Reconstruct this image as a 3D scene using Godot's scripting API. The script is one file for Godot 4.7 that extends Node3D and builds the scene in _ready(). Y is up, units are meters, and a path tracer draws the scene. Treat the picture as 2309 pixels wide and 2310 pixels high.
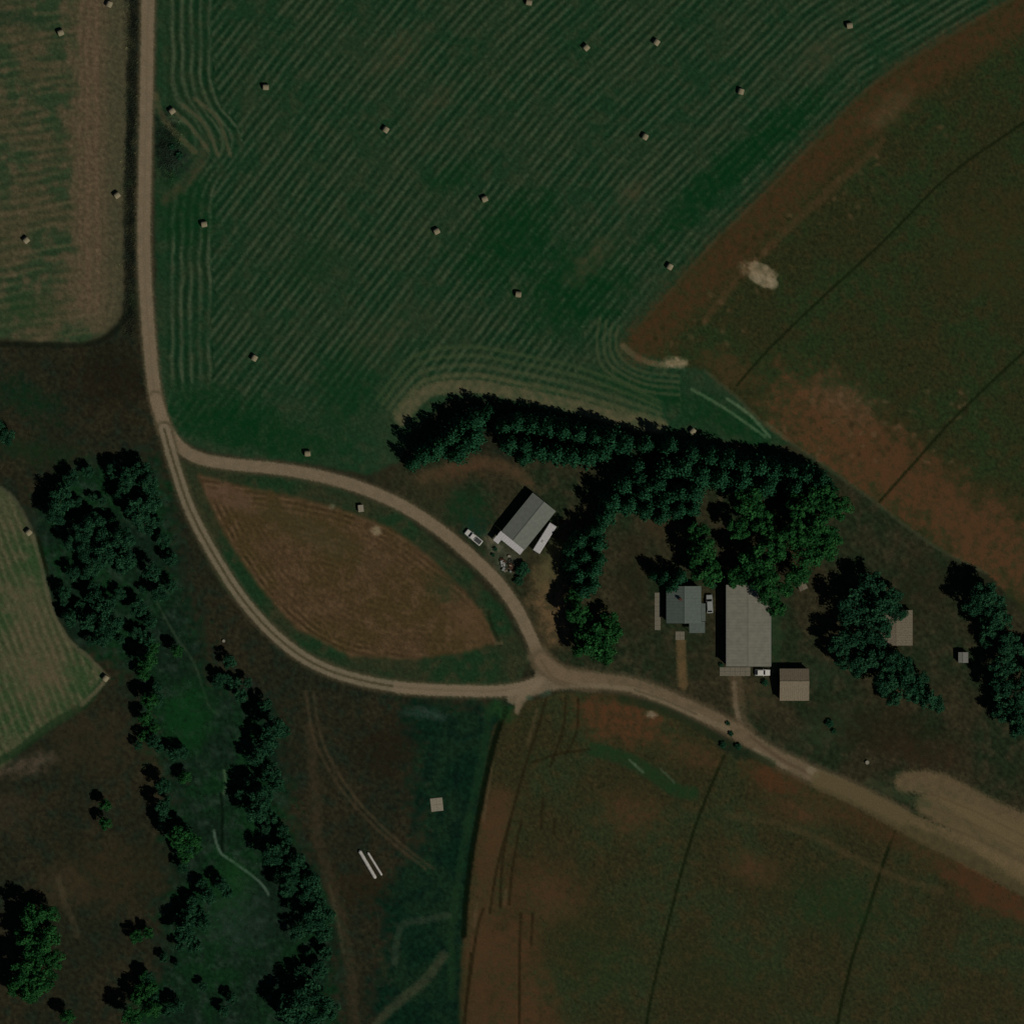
extends Node3D
# A farmstead seen straight down from a great height. Places are given in a survey grid (u to the east, v to the south) of 0.13 m.

const S := 0.13
const NV := 841            # vertices along one side of the terrain
const G0 := -230.0         # first grid line
const GS := 3.3            # grid spacing
# light meter: what a flat white card returns under this sun and exposure; colours measured against it become the surfaces' own (albedo) colours
const LIT := Vector3(0.315, 0.305, 0.276)

var taken := {}
var rng := RandomNumberGenerator.new()
var n_low := FastNoiseLite.new()
var n_mid := FastNoiseLite.new()
var n_fine := FastNoiseLite.new()
var n_warp := FastNoiseLite.new()
var cls := PackedByteArray()
var cr := PackedFloat32Array()
var cg := PackedFloat32Array()
var cb := PackedFloat32Array()
var hgt := PackedFloat32Array()
var M := {}

# ---------------------------------------------------------------- helpers
func P(u: float, v: float, y := 0.0) -> Vector3:
	return Vector3((u - 1154.5) * S, y, (v - 1155.0) * S)

func numbered(called: String) -> String:
	var n: int = taken.get(called, 0)
	taken[called] = n + 1
	return called if n == 0 else "%s_%03d" % [called, n]

func tag(o: Node, label: String, category: String, group := "") -> Node:
	o.set_meta("label", label)
	o.set_meta("category", category)
	if group != "":
		o.set_meta("group", group)
	return o

func thing(called: String, label: String, category: String, at: Vector3, turn := 0.0, group := "") -> Node3D:
	var o := Node3D.new()
	o.name = numbered(called)
	add_child(o)
	o.position = at
	o.rotation.y = turn
	tag(o, label, category, group)
	return o

func new_st() -> SurfaceTool:
	var st := SurfaceTool.new()
	st.begin(Mesh.PRIMITIVE_TRIANGLES)
	return st

func obj(called: String, st: SurfaceTool, m: Material, parent: Node, smooth := false) -> MeshInstance3D:
	if smooth:
		st.generate_normals()
	else:
		st.set_smooth_group(-1)
		st.generate_normals()
	var o := MeshInstance3D.new()
	o.mesh = st.commit()
	o.material_override = m
	o.name = numbered(called) if parent == self else called
	parent.add_child(o, true)
	return o

func quad(st: SurfaceTool, a: Vector3, b: Vector3, c: Vector3, d: Vector3) -> void:
	for p in [a, b, c, a, c, d]:
		st.set_smooth_group(-1)
		st.add_vertex(p)

func tri(st: SurfaceTool, a: Vector3, b: Vector3, c: Vector3) -> void:
	for p in [a, b, c]:
		st.set_smooth_group(-1)
		st.add_vertex(p)

# a box from its eight corners: bottom ring b[0..3], top ring t[0..3], clockwise seen from above
func hexa(st: SurfaceTool, b: Array, t: Array) -> void:
	quad(st, t[0], t[1], t[2], t[3])
	quad(st, b[3], b[2], b[1], b[0])
	for i in 4:
		var j := (i + 1) % 4
		quad(st, b[i], b[j], t[j], t[i])

func bx(st: SurfaceTool, c: Vector3, s: Vector3, turn := 0.0) -> void:
	var bs := Basis(Vector3.UP, turn)
	var b := []
	var t := []
	for k in [Vector2(-1, -1), Vector2(1, -1), Vector2(1, 1), Vector2(-1, 1)]:
		b.append(c + bs * Vector3(k.x * s.x / 2, -s.y / 2, k.y * s.z / 2))
		t.append(c + bs * Vector3(k.x * s.x / 2, s.y / 2, k.y * s.z / 2))
	hexa(st, b, t)

# a box with its top edges chamfered
func slab(st: SurfaceTool, c: Vector3, s: Vector3, ch := 0.03) -> void:
	var r := []
	for lv in [[-s.y / 2, 0.0], [s.y / 2 - ch, 0.0], [s.y / 2, ch]]:
		var ring := []
		for k in [Vector2(-1, -1), Vector2(1, -1), Vector2(1, 1), Vector2(-1, 1)]:
			ring.append(c + Vector3(k.x * (s.x / 2 - lv[1]), lv[0], k.y * (s.z / 2 - lv[1])))
		r.append(ring)
	quad(st, r[2][0], r[2][1], r[2][2], r[2][3])
	quad(st, r[0][3], r[0][2], r[0][1], r[0][0])
	for l in 2:
		for i in 4:
			var j := (i + 1) % 4
			quad(st, r[l][i], r[l][j], r[l + 1][j], r[l + 1][i])

# a tube between two points with two radii, closed at the ends
func tube(st: SurfaceTool, a: Vector3, b: Vector3, ra: float, rb: float, n := 10, caps := true) -> void:
	var ax := (b - a).normalized()
	var side := ax.cross(Vector3.UP if absf(ax.y) < 0.9 else Vector3.RIGHT).normalized()
	var up := side.cross(ax)
	for i in n:
		var t0 := TAU * i / n
		var t1 := TAU * (i + 1) / n
		var d0 := side * cos(t0) + up * sin(t0)
		var d1 := side * cos(t1) + up * sin(t1)
		quad(st, a + d0 * ra, b + d0 * rb, b + d1 * rb, a + d1 * ra)
		if caps:
			tri(st, b, b + d1 * rb, b + d0 * rb)
			tri(st, a, a + d0 * ra, a + d1 * ra)

func own(c: Color) -> Color:      # the surface's own colour (sRGB) from its colour as seen in full sun
	var l := c.srgb_to_linear()
	return Color(clampf(l.r / LIT.x, 0.0, 0.85), clampf(l.g / LIT.y, 0.0, 0.85), clampf(l.b / LIT.z, 0.0, 0.85)).linear_to_srgb()

func col(r: float, g: float, b: float) -> Color:
	return own(Color(r / 255.0, g / 255.0, b / 255.0))

func noise_tex(freq: float, lo: float, hi: float, sd: int, size := 512, oct := 4) -> NoiseTexture2D:
	var n := FastNoiseLite.new()
	n.seed = sd
	n.frequency = freq
	n.fractal_octaves = oct
	var t := NoiseTexture2D.new()
	t.width = size
	t.height = size
	t.seamless = true
	t.noise = n
	var g := Gradient.new()
	g.set_color(0, Color(lo, lo, lo))
	g.set_color(1, Color(hi, hi, hi))
	t.color_ramp = g
	return t

func mat(c: Color, rough := 0.8, tex: Texture2D = null, scale := 1.0, spec := 0.5, metal := 0.0) -> StandardMaterial3D:
	var m := StandardMaterial3D.new()
	m.albedo_color = c
	m.roughness = rough
	m.metallic_specular = spec
	m.metallic = metal
	if tex:
		m.albedo_texture = tex
		m.uv1_triplanar = true
		m.uv1_scale = Vector3.ONE * scale
	return m

# ---------------------------------------------------------------- everything
func _ready() -> void:
	rng.seed = 20240611
	# camera: straight down, north at the top
	var cam := Camera3D.new()
	cam.name = "camera"
	cam.position = Vector3(0, 2000.0, 0)
	cam.rotation_degrees = Vector3(-90, 0, 0)
	cam.fov = rad_to_deg(2.0 * atan(1155.0 * S / 2000.0))
	cam.near = 1.0
	cam.far = 4000.0
	add_child(cam)
	cam.current = true
	# sky
	var env := Environment.new()
	var sky := Sky.new()
	var sm := ProceduralSkyMaterial.new()
	sm.sky_top_color = Color(0.34, 0.45, 0.58)
	sm.sky_horizon_color = Color(0.60, 0.70, 0.78)
	sm.sky_curve = 0.12
	sm.ground_bottom_color = Color(0.15, 0.17, 0.12)
	sm.ground_horizon_color = Color(0.45, 0.50, 0.50)
	sky.sky_material = sm
	env.background_mode = Environment.BG_SKY
	env.sky = sky
	env.background_energy_multiplier = 0.36
	env.tonemap_mode = Environment.TONE_MAPPER_LINEAR
	env.tonemap_exposure = 0.36
	env.sdfgi_enabled = true
	env.ssao_enabled = true
	env.ssil_enabled = true
	var we := WorldEnvironment.new()
	we.name = "world_environment"
	we.environment = env
	add_child(we)
	# sun: south-east, shadows fall to the north-west
	var sun := DirectionalLight3D.new()
	sun.name = "sun"
	sun.light_energy = 1.5
	sun.light_color = Color(1.0, 0.965, 0.90)
	sun.light_angular_distance = 0.5
	sun.shadow_enabled = true
	var el := deg_to_rad(47.0)
	var flow := Vector3(-0.74 * cos(el), -sin(el), -0.67 * cos(el))
	add_child(sun)
	sun.look_at_from_position(Vector3.ZERO, flow, Vector3.UP)

	make_materials()
	make_terrain()
	make_weeds()
	make_buildings()
	make_trees()
	make_shrubs()
	make_vehicles()
	make_bales()
	make_small_things()

func make_materials() -> void:
	var grain := noise_tex(0.06, 0.84, 1.0, 5, 1024, 5)
	var g := StandardMaterial3D.new()
	g.vertex_color_use_as_albedo = true
	g.vertex_color_is_srgb = true
	g.albedo_texture = grain
	g.uv1_triplanar = true
	g.uv1_world_triplanar = true
	g.uv1_scale = Vector3.ONE * (1.0 / 37.0)
	g.roughness = 1.0
	g.specular_mode = BaseMaterial3D.SPECULAR_DISABLED
	M.ground = g
	var lf := StandardMaterial3D.new()
	lf.vertex_color_use_as_albedo = true
	lf.vertex_color_is_srgb = true
	lf.roughness = 0.75
	lf.metallic_specular = 0.25
	lf.backlight_enabled = true
	lf.backlight = Color(0.25, 0.3, 0.12)
	lf.cull_mode = BaseMaterial3D.CULL_DISABLED
	M.leaf = lf
	var worn := noise_tex(0.012, 0.88, 1.0, 9, 512, 5)
	var blotch := noise_tex(0.02, 0.74, 1.0, 19, 512, 5)
	M.bark = mat(Color(0.27, 0.23, 0.18), 0.95, blotch, 0.6, 0.2)
	M.roof_grey = mat(col(79, 82, 74), 0.7, worn, 0.11, 0.25)
	M.roof_house = mat(col(66, 73, 66), 0.8, worn, 0.13, 0.2)
	M.roof_barn = mat(col(89, 87, 76), 0.7, worn, 0.07, 0.25)
	M.roof_tan = mat(col(98, 89, 72), 0.75, blotch, 0.16, 0.3)
	M.roof_faded = mat(col(90, 83, 68), 0.75, blotch, 0.16, 0.3)
	M.white_metal = mat(col(138, 135, 131), 0.5, worn, 0.2, 0.4)
	M.wall_white = mat(col(125, 122, 114), 0.7, worn, 0.25, 0.3)
	M.wall_grey = mat(col(85, 85, 78), 0.7, worn, 0.25, 0.3)
	M.wall_wood = mat(Color(0.36, 0.27, 0.20), 0.85, blotch, 0.4, 0.2)
	M.trim = mat(col(112, 110, 104), 0.6)
	M.door = mat(Color(0.34, 0.33, 0.31), 0.7, worn, 0.3)
	M.brick = mat(Color(0.42, 0.27, 0.22), 0.9, blotch, 1.5)
	M.concrete = mat(col(90, 86, 72), 0.95, blotch, 0.25, 0.2)
	M.concrete_pale = mat(col(112, 106, 90), 0.95, blotch, 0.25, 0.2)
	M.hay = mat(col(122, 114, 90), 1.0, noise_tex(0.05, 0.62, 1.0, 23, 512, 5), 0.7, 0.1)
	M.plastic = mat(col(140, 137, 128), 0.45, worn, 0.4, 0.5)
	M.rubber = mat(Color(0.16, 0.16, 0.16), 0.9)
	M.rim = mat(Color(0.62, 0.62, 0.62), 0.4, null, 1.0, 0.5, 0.6)
	M.paint_white = mat(col(140, 138, 130), 0.3)
	M.paint_silver = mat(col(104, 106, 100), 0.35, null, 1.0, 0.5, 0.2)
	M.paint_dark = mat(Color(0.30, 0.31, 0.32), 0.5)
	M.rust = mat(Color(0.40, 0.27, 0.19), 0.9, blotch, 0.8)
	M.steel = mat(col(96, 98, 92), 0.55, worn, 0.5, 0.5, 0.2)
	var gl := StandardMaterial3D.new()
	gl.albedo_color = Color(0.10, 0.13, 0.14)
	gl.roughness = 0.08
	M.glass = gl
	M.lamp_red = mat(Color(0.55, 0.10, 0.08), 0.25)
	M.lamp_clear = mat(Color(0.80, 0.80, 0.78), 0.15)

# ---------------------------------------------------------------- terrain
func pv(a: Array) -> PackedVector2Array:
	var r := PackedVector2Array()
	for i in range(0, a.size(), 2):
		r.append(Vector2(a[i], a[i + 1]))
	return r

func smooth_line(a: Array, per := 6) -> PackedVector2Array:
	var p := pv(a)
	var r := PackedVector2Array()
	for i in p.size() - 1:
		var p0 := p[maxi(i - 1, 0)]
		var p3 := p[mini(i + 2, p.size() - 1)]
		for k in per:
			r.append(p[i].cubic_interpolate(p[i + 1], p0, p3, float(k) / per))
	r.append(p[p.size() - 1])
	return r

func fill_poly(a: Array, c: int) -> void:
	var p := pv(a)
	var n := p.size()
	for j in NV:
		var v := G0 + GS * j + 0.01
		var xs := PackedFloat32Array()
		for i in n:
			var q := p[i]
			var w := p[(i + 1) % n]
			if (q.y <= v) != (w.y <= v):
				xs.append(q.x + (v - q.y) / (w.y - q.y) * (w.x - q.x))
		xs.sort()
		for k in range(0, xs.size() - 1, 2):
			var i0 := maxi(0, int(ceil((xs[k] - G0) / GS)))
			var i1 := mini(NV - 1, int(floor((xs[k + 1] - G0) / GS)))
			for i in range(i0, i1 + 1):
				cls[j * NV + i] = c

func line_dist(p: Vector2, pts: PackedVector2Array) -> float:
	var best := 1e9
	for i in pts.size() - 1:
		best = minf(best, p.distance_squared_to(Geometry2D.get_closest_point_to_segment(p, pts[i], pts[i + 1])))
	return sqrt(best)

func ss(a: float, b: float, x: float) -> float:
	var t := clampf((x - a) / (b - a), 0.0, 1.0)
	return t * t * (3.0 - 2.0 * t)

func blend(k: int, c: Color, w: float) -> void:
	cr[k] += (c.r - cr[k]) * w
	cg[k] += (c.g - cg[k]) * w
	cb[k] += (c.b - cb[k]) * w

# lay matter along a line: c the colour, half the half-width, soft the ragged rim, w how dense, rough how broken, dh the height, cl a class or -1
func stamp(pts: PackedVector2Array, c: Color, half: float, soft: float, w: float, rough := 0.35, dh := 0.0, cl := -1, half_end := -1.0) -> void:
	var reach := maxf(half, half_end) + soft * 2.0
	var best := {}
	var total := 0.0
	var acc := [0.0]
	for i in pts.size() - 1:
		total += pts[i].distance_to(pts[i + 1])
		acc.append(total)
	for s in pts.size() - 1:
		var a := pts[s]
		var b := pts[s + 1]
		var i0 := maxi(0, int((minf(a.x, b.x) - reach - G0) / GS))
		var i1 := mini(NV - 1, int((maxf(a.x, b.x) + reach - G0) / GS) + 1)
		var j0 := maxi(0, int((minf(a.y, b.y) - reach - G0) / GS))
		var j1 := mini(NV - 1, int((maxf(a.y, b.y) + reach - G0) / GS) + 1)
		for j in range(j0, j1 + 1):
			for i in range(i0, i1 + 1):
				var p := Vector2(G0 + GS * i, G0 + GS * j)
				var q := Geometry2D.get_closest_point_to_segment(p, a, b)
				var d := p.distance_to(q)
				if d < reach:
					var k := j * NV + i
					if not best.has(k) or best[k].x > d:
						best[k] = Vector2(d, acc[s] + a.distance_to(q))
	for k in best:
		var i: int = k % NV
		var j: int = k / NV
		var u := G0 + GS * i
		var v := G0 + GS * j
		var e: Vector2 = best[k]
		var hw := half if half_end < 0.0 else lerpf(half, half_end, e.y / total)
		var jag := n_fine.get_noise_2d(u * 1.3 + 77.0, v * 1.3) * soft * 0.5
		var f := 1.0 - ss(hw - soft * 0.6, hw + soft * 0.6, e.x + jag)
		if f <= 0.0:
			continue
		var br := 1.0 - rough * (0.5 + 0.9 * n_mid.get_noise_2d(u * 2.0, v * 2.0 + 400.0)) - rough * 0.5 * absf(n_fine.get_noise_2d(u * 2.0, v * 2.0))
		blend(k, c, clampf(f * w * br, 0.0, 1.0))
		hgt[k] += dh * f
		if cl >= 0 and f > 0.5:
			cls[k] = cl

# a patch of other matter: ellipse with a ragged rim
func patch(u: float, v: float, ru: float, rv: float, turn: float, c: Color, w: float, soft := 0.45, only := -1) -> void:
	var reach := maxf(ru, rv) * 1.6
	var i0 := maxi(0, int((u - reach - G0) / GS))
	var i1 := mini(NV - 1, int((u + reach - G0) / GS))
	var j0 := maxi(0, int((v - reach - G0) / GS))
	var j1 := mini(NV - 1, int((v + reach - G0) / GS))
	var ca := cos(deg_to_rad(turn))
	var sa := sin(deg_to_rad(turn))
	for j in range(j0, j1 + 1):
		for i in range(i0, i1 + 1):
			var k := j * NV + i
			if only >= 0 and cls[k] != only:
				continue
			var x := G0 + GS * i - u
			var y := G0 + GS * j - v
			var d := Vector2((x * ca + y * sa) / ru, (-x * sa + y * ca) / rv).length()
			d += 0.55 * n_mid.get_noise_2d(x + u, y + v + 900.0) + 0.30 * n_fine.get_noise_2d(x + u, y + v)
			var f := 1.0 - ss(1.0 - soft, 1.0 + soft, d)
			if f > 0.0:
				blend(k, c, clampf(w * f * (0.82 + 0.65 * n_mid.get_noise_2d(x * 1.7 + u, y * 1.7 + v) + 0.45 * n_fine.get_noise_2d(x + u, y + v + 55.0)), 0.0, 1.0))

func o(r: float, g: float, b: float) -> Color:
	return Color(r / 255.0, g / 255.0, b / 255.0)

func make_terrain() -> void:
	n_low.seed = 3; n_low.frequency = 1.0 / 190.0; n_low.fractal_octaves = 3
	n_mid.seed = 8; n_mid.frequency = 1.0 / 46.0; n_mid.fractal_octaves = 3
	n_fine.seed = 12; n_fine.frequency = 1.0 / 9.0; n_fine.fractal_octaves = 2
	n_warp.seed = 31; n_warp.frequency = 1.0 / 11.0; n_warp.fractal_octaves = 3
	var total := NV * NV
	cls.resize(total); cr.resize(total); cg.resize(total); cb.resize(total); hgt.resize(total)
	cls.fill(0)
	# 0 pasture 1 hay field 2 west field 3 creek field 4 east crop 5 south crop 6 loop field 7 verge 8 farmyard 9 meadow 10 creek bank 11 gravel road 12 tracks
	fill_poly([310, 1470, 430, 1480, 540, 1560, 620, 1600, 650, 1750, 660, 1880, 720, 1980, 770, 2100, 760, 2200, 780, 2560, 290, 2560, 290, 2280, 380, 2160, 350, 2050, 400, 1960, 360, 1880, 390, 1790, 340, 1700, 310, 1580], 10)
	fill_poly([120, 1060, 240, 1035, 350, 1030, 390, 1120, 410, 1240, 420, 1330, 470, 1470, 400, 1520, 300, 1540, 250, 1490, 160, 1440, 110, 1330, 90, 1230, 70, 1160], 10)
	fill_poly([900, 1575, 1165, 1590, 1112, 1638, 1058, 1961, 1040, 2140, 1034, 2560, 830, 2560, 850, 2250, 880, 2080, 830, 2040, 900, 1950, 960, 1900, 925, 1800, 935, 1700], 9)
	fill_poly([830, 1080, 905, 1040, 1150, 1040, 1480, 985, 1781, 1000, 1865, 1052, 1973, 1130, 2128, 1243, 2309, 1387, 2560, 1640, 2560, 2060, 2309, 1990, 1900, 1800, 1650, 1650, 1400, 1548, 1240, 1520, 1170, 1400, 1080, 1280, 950, 1170], 8)
	fill_poly([395, 1035, 520, 1060, 720, 1085, 900, 1150, 1050, 1280, 1130, 1370, 1200, 1490, 1160, 1550, 1000, 1560, 780, 1535, 650, 1470, 500, 1320, 430, 1180], 7)
	fill_poly([352, -230, 350, 500, 352, 700, 362, 860, 378, 950, 405, 990, 450, 1015, 560, 1035, 640, 1040, 720, 1050, 830, 1072, 905, 1040, 930, 980, 1010, 905, 1120, 905, 1300, 945, 1480, 980, 1560, 990, 1740, 1008, 1790, 1006, 1722, 957, 1662, 897, 1590, 837, 1518, 822, 1405, 777, 1430, 745, 1500, 670, 1600, 555, 1740, 420, 1960, 195, 2250, 15, 2560, -150, 2560, -230], 1)
	fill_poly([1405, 777, 1518, 822, 1590, 837, 1662, 897, 1722, 957, 1781, 998, 1865, 1052, 1973, 1130, 2033, 1178, 2128, 1243, 2224, 1291, 2309, 1387, 2560, 1640, 2560, -150, 2250, 15, 1960, 195, 1740, 420, 1600, 555, 1500, 670, 1430, 745], 4)
	fill_poly([1166, 1590, 1267, 1560, 1411, 1566, 1554, 1626, 1674, 1686, 1817, 1756, 1913, 1815, 2033, 1875, 2152, 1935, 2309, 2024, 2560, 2150, 2560, 2560, 1030, 2560, 1034, 2309, 1040, 2140, 1058, 1961, 1082, 1793, 1112, 1638], 5)
	fill_poly([-230, -230, 292, -230, 292, 0, 285, 300, 278, 500, 280, 640, 276, 715, 240, 755, 190, 775, 100, 772, 0, 765, -230, 765], 2)
	fill_poly([0, 1098, 30, 1120, 60, 1170, 78, 1215, 98, 1290, 120, 1380, 155, 1445, 200, 1485, 241, 1530, 179, 1606, 72, 1672, 0, 1738, -230, 1820, -230, 1000], 3)
	fill_poly([442, 1068, 514, 1088, 646, 1116, 765, 1145, 885, 1192, 970, 1255, 1040, 1325, 1095, 1390, 1120, 1450, 1060, 1470, 933, 1489, 789, 1480, 670, 1420, 586, 1327, 514, 1220, 466, 1122], 6)
	# ragged borders: look the class up at a place shifted by a little noise
	var src := cls.duplicate()
	var hay_edge := pv([960, 1350, 1413, 777, 1600, 555, 1740, 420, 1960, 195, 2250, 15, 2700, -230])
	var loop_road := smooth_line([371, 968, 395, 1052, 428, 1148, 478, 1244, 538, 1339, 610, 1423, 694, 1489, 789, 1528, 909, 1551, 1028, 1558, 1136, 1558, 1208, 1542])
	var loop_top := smooth_line([402, 1004, 446, 1032, 514, 1046, 622, 1057, 717, 1073, 813, 1100, 909, 1142, 992, 1196, 1064, 1256, 1124, 1315, 1166, 1375, 1196, 1435, 1222, 1490])
	# colours of each kind of ground: base, patches, fine mix (as seen in this light)
	var base := [o(30, 31, 22), o(31, 47, 30), o(56, 55, 38), o(58, 62, 42), o(37, 40, 23), o(40, 39, 24), o(62, 49, 33), o(36, 42, 27), o(38, 37, 25), o(14, 32, 21), o(18, 31, 21), o(98, 87, 68), o(60, 52, 36)]
	var alt := [o(36, 34, 24), o(24, 46, 28), o(38, 52, 33), o(40, 58, 34), o(33, 43, 24), o(37, 43, 26), o(56, 47, 28), o(25, 44, 26), o(28, 36, 23), o(20, 36, 23), o(17, 38, 21), o(98, 87, 68), o(60, 52, 36)]
	var fin := [o(25, 33, 24), o(40, 50, 32), o(72, 62, 46), o(70, 66, 48), o(44, 40, 24), o(48, 42, 26), o(72, 57, 40), o(46, 46, 30), o(47, 43, 30), o(12, 26, 20), o(32, 44, 34), o(98, 87, 68), o(60, 52, 36)]
	for j in NV:
		var v := G0 + GS * j
		for i in NV:
			var k := j * NV + i
			var u := G0 + GS * i
			var wi := clampi(i + roundi(n_warp.get_noise_2d(u, v) * 1.7), 0, NV - 1)
			var wj := clampi(j + roundi(n_warp.get_noise_2d(u + 500.0, v) * 1.7), 0, NV - 1)
			var c: int = src[wj * NV + wi]
			var natural := c == 0 or c >= 8
			var c2 := c
			var c3 := c
			if natural:
				c2 = src[clampi(j + roundi(n_mid.get_noise_2d(u * 1.3, v * 1.3) * 15.0), 0, NV - 1) * NV + clampi(i + roundi(n_mid.get_noise_2d(u * 1.3 + 211.0, v * 1.3) * 15.0), 0, NV - 1)]
				c3 = src[clampi(j + roundi(n_mid.get_noise_2d(u * 1.9, v * 1.9 + 77.0) * 24.0), 0, NV - 1) * NV + clampi(i + roundi(n_mid.get_noise_2d(u * 1.9 + 401.0, v * 1.9) * 24.0), 0, NV - 1)]
				if c2 != 0 and c2 < 8:
					c2 = c
				if c3 != 0 and c3 < 8:
					c3 = c
				c = c2
			cls[k] = c
			var lo := ss(-0.35, 0.35, n_low.get_noise_2d(u, v))
			var mi := ss(-0.1, 0.55, n_mid.get_noise_2d(u, v))
			var fi := n_fine.get_noise_2d(u, v)
			var b: Color = base[c]
			var x: Color = b.lerp(alt[c], lo).lerp(fin[c], mi * 0.7)
			if c3 != c:
				var b3: Color = base[c3]
				x = x.lerp(b3.lerp(alt[c3], lo).lerp(fin[c3], mi * 0.7), 0.5)
			var gr := 1.0 + fi * 0.16 + n_mid.get_noise_2d(u * 3.1, v * 3.1) * (0.30 if natural else 0.14)
			var h := fi * 0.018 + n_mid.get_noise_2d(u, v) * 0.03
			match c:
				1:
					var p := Vector2(u, v)
					var d := line_dist(p, hay_edge)
					var bulge := 72.0 * exp(-pow((v - 320.0) / 78.0, 2.0))
					var wm := 478.0 + bulge + n_mid.get_noise_2d(5.0, v) * 14.0
					var s := 0.0
					if u < wm and v < 900.0:
						s = cos(TAU * (u - bulge * ss(355.0, 430.0, u)) / 20.5 + n_mid.get_noise_2d(u * 0.4, v * 0.4) * 1.6)
						s = s * (0.75 + 0.9 * n_mid.get_noise_2d(u * 0.5, v * 0.25 + 30.0)) * ss(905.0, 840.0, v) * ss(365.0, 392.0, u)
					else:
						var wob := n_mid.get_noise_2d(u * 0.4, v * 0.4) * 0.6
						s = 0.95 * cos(TAU * d / 17.4 + wob) + 0.28 * cos(TAU * d / 47.0 + wob * 2.0)
						s *= clampf(0.85 + 1.1 * n_low.get_noise_2d(u * 1.4 + 300.0, v * 1.4) + 0.8 * n_mid.get_noise_2d(u * 0.9, v * 0.9 + 40.0), 0.1, 1.25)
						s *= ss(1000.0, 830.0, v + 0.12 * (u - 700.0)) * (1.0 - 0.7 * ss(60.0, 20.0, d) * ss(500.0, 650.0, v))
					x = x.lerp(o(56, 65, 46), clampf(s, 0.0, 1.0) * (0.85 if u < wm and v < 900.0 else 0.66))
					x = x.lerp(o(13, 32, 18), clampf(-s, 0.0, 1.0) * 0.50)
					h += s * 0.05
				2:
					var s2 := cos(TAU * (v + 0.16 * u + n_mid.get_noise_2d(u * 0.35, v * 0.5) * 7.0) / 23.0)
					s2 *= clampf(0.6 + 1.3 * n_mid.get_noise_2d(u * 0.4, v * 0.9 + 70.0), 0.0, 1.2)
					var head := ss(138.0, 190.0, u + n_mid.get_noise_2d(u, v) * 30.0)
					var tan_head := o(78, 65, 49).lerp(o(60, 58, 42), ss(210.0, 262.0, u) * 0.9 + mi * 0.25)
					tan_head = tan_head.lerp(o(52, 52, 36), 0.28 * (0.5 + 0.5 * cos(TAU * u / 19.0 + n_mid.get_noise_2d(u, v * 0.2) * 3.0)))
					x = x.lerp(o(78, 70, 50), clampf(s2, 0.0, 1.0) * 0.42).lerp(o(30, 46, 28), clampf(-s2, 0.0, 1.0) * 0.42)
					x = x.lerp(tan_head, head * ss(770.0, 690.0, v))
					h += s2 * 0.04
				3:
					var d3 := u * 0.93 - v * 0.37 + n_mid.get_noise_2d(u * 0.5, v * 0.5) * 4.0
					var s3 := cos(TAU * d3 / 18.0) * clampf(0.85 + 1.2 * n_mid.get_noise_2d(u * 0.4 + 50.0, v * 0.4), 0.0, 1.0)
					x = x.lerp(o(80, 74, 54), clampf(s3, 0.0, 1.0) * 0.5).lerp(o(40, 50, 30), clampf(-s3, 0.0, 1.0) * 0.5)
					h += s3 * 0.04
				6:
					var d6 := line_dist(Vector2(u, v), loop_road)
					var e6 := line_dist(Vector2(u, v), loop_top)
					var near := minf(d6, e6)
					var s6 := cos(TAU * near / 13.0 + n_mid.get_noise_2d(u * 0.6, v * 0.6) * 1.2) * clampf(0.62 + 1.5 * n_mid.get_noise_2d(u * 0.8 + 90.0, v * 0.8), 0.0, 1.1)
					s6 *= ss(105.0, 45.0, near) * 0.8 + 0.2
					x = x.lerp(o(84, 68, 48), clampf(s6, 0.0, 1.0) * 0.68).lerp(o(42, 34, 22), clampf(-s6, 0.0, 1.0) * 0.7)
					h += s6 * 0.05
				4, 5:
					gr += fi * 0.06
					var sp := n_fine.get_noise_2d(u * 0.75 + 31.0, v * 0.75)
					if sp > 0.42:
						x = x.lerp(o(16, 27, 14), 0.45 * ss(0.42, 0.6, sp))
			cr[k] = x.r * gr
			cg[k] = x.g * gr
			cb[k] = x.b * gr
			hgt[k] = h
	soften_borders()
	lay_field_marks()
	lay_roads(loop_road)
	commit_terrain()

# neighbouring kinds of ground grow into one another over a metre or so
func soften_borders() -> void:
	for pass_ in 3:
		var er := cr.duplicate()
		var eg := cg.duplicate()
		var eb := cb.duplicate()
		for j in range(2, NV - 2):
			for i in range(2, NV - 2):
				var k := j * NV + i
				var c := cls[k]
				if cls[k - 2] != c or cls[k + 2] != c or cls[k - 2 * NV] != c or cls[k + 2 * NV] != c:
					cr[k] = (er[k] * 2.0 + er[k - 1] + er[k + 1] + er[k - NV] + er[k + NV]) / 6.0
					cg[k] = (eg[k] * 2.0 + eg[k - 1] + eg[k + 1] + eg[k - NV] + eg[k + NV]) / 6.0
					cb[k] = (eb[k] * 2.0 + eb[k - 1] + eb[k + 1] + eb[k - NV] + eb[k + NV]) / 6.0

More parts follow.
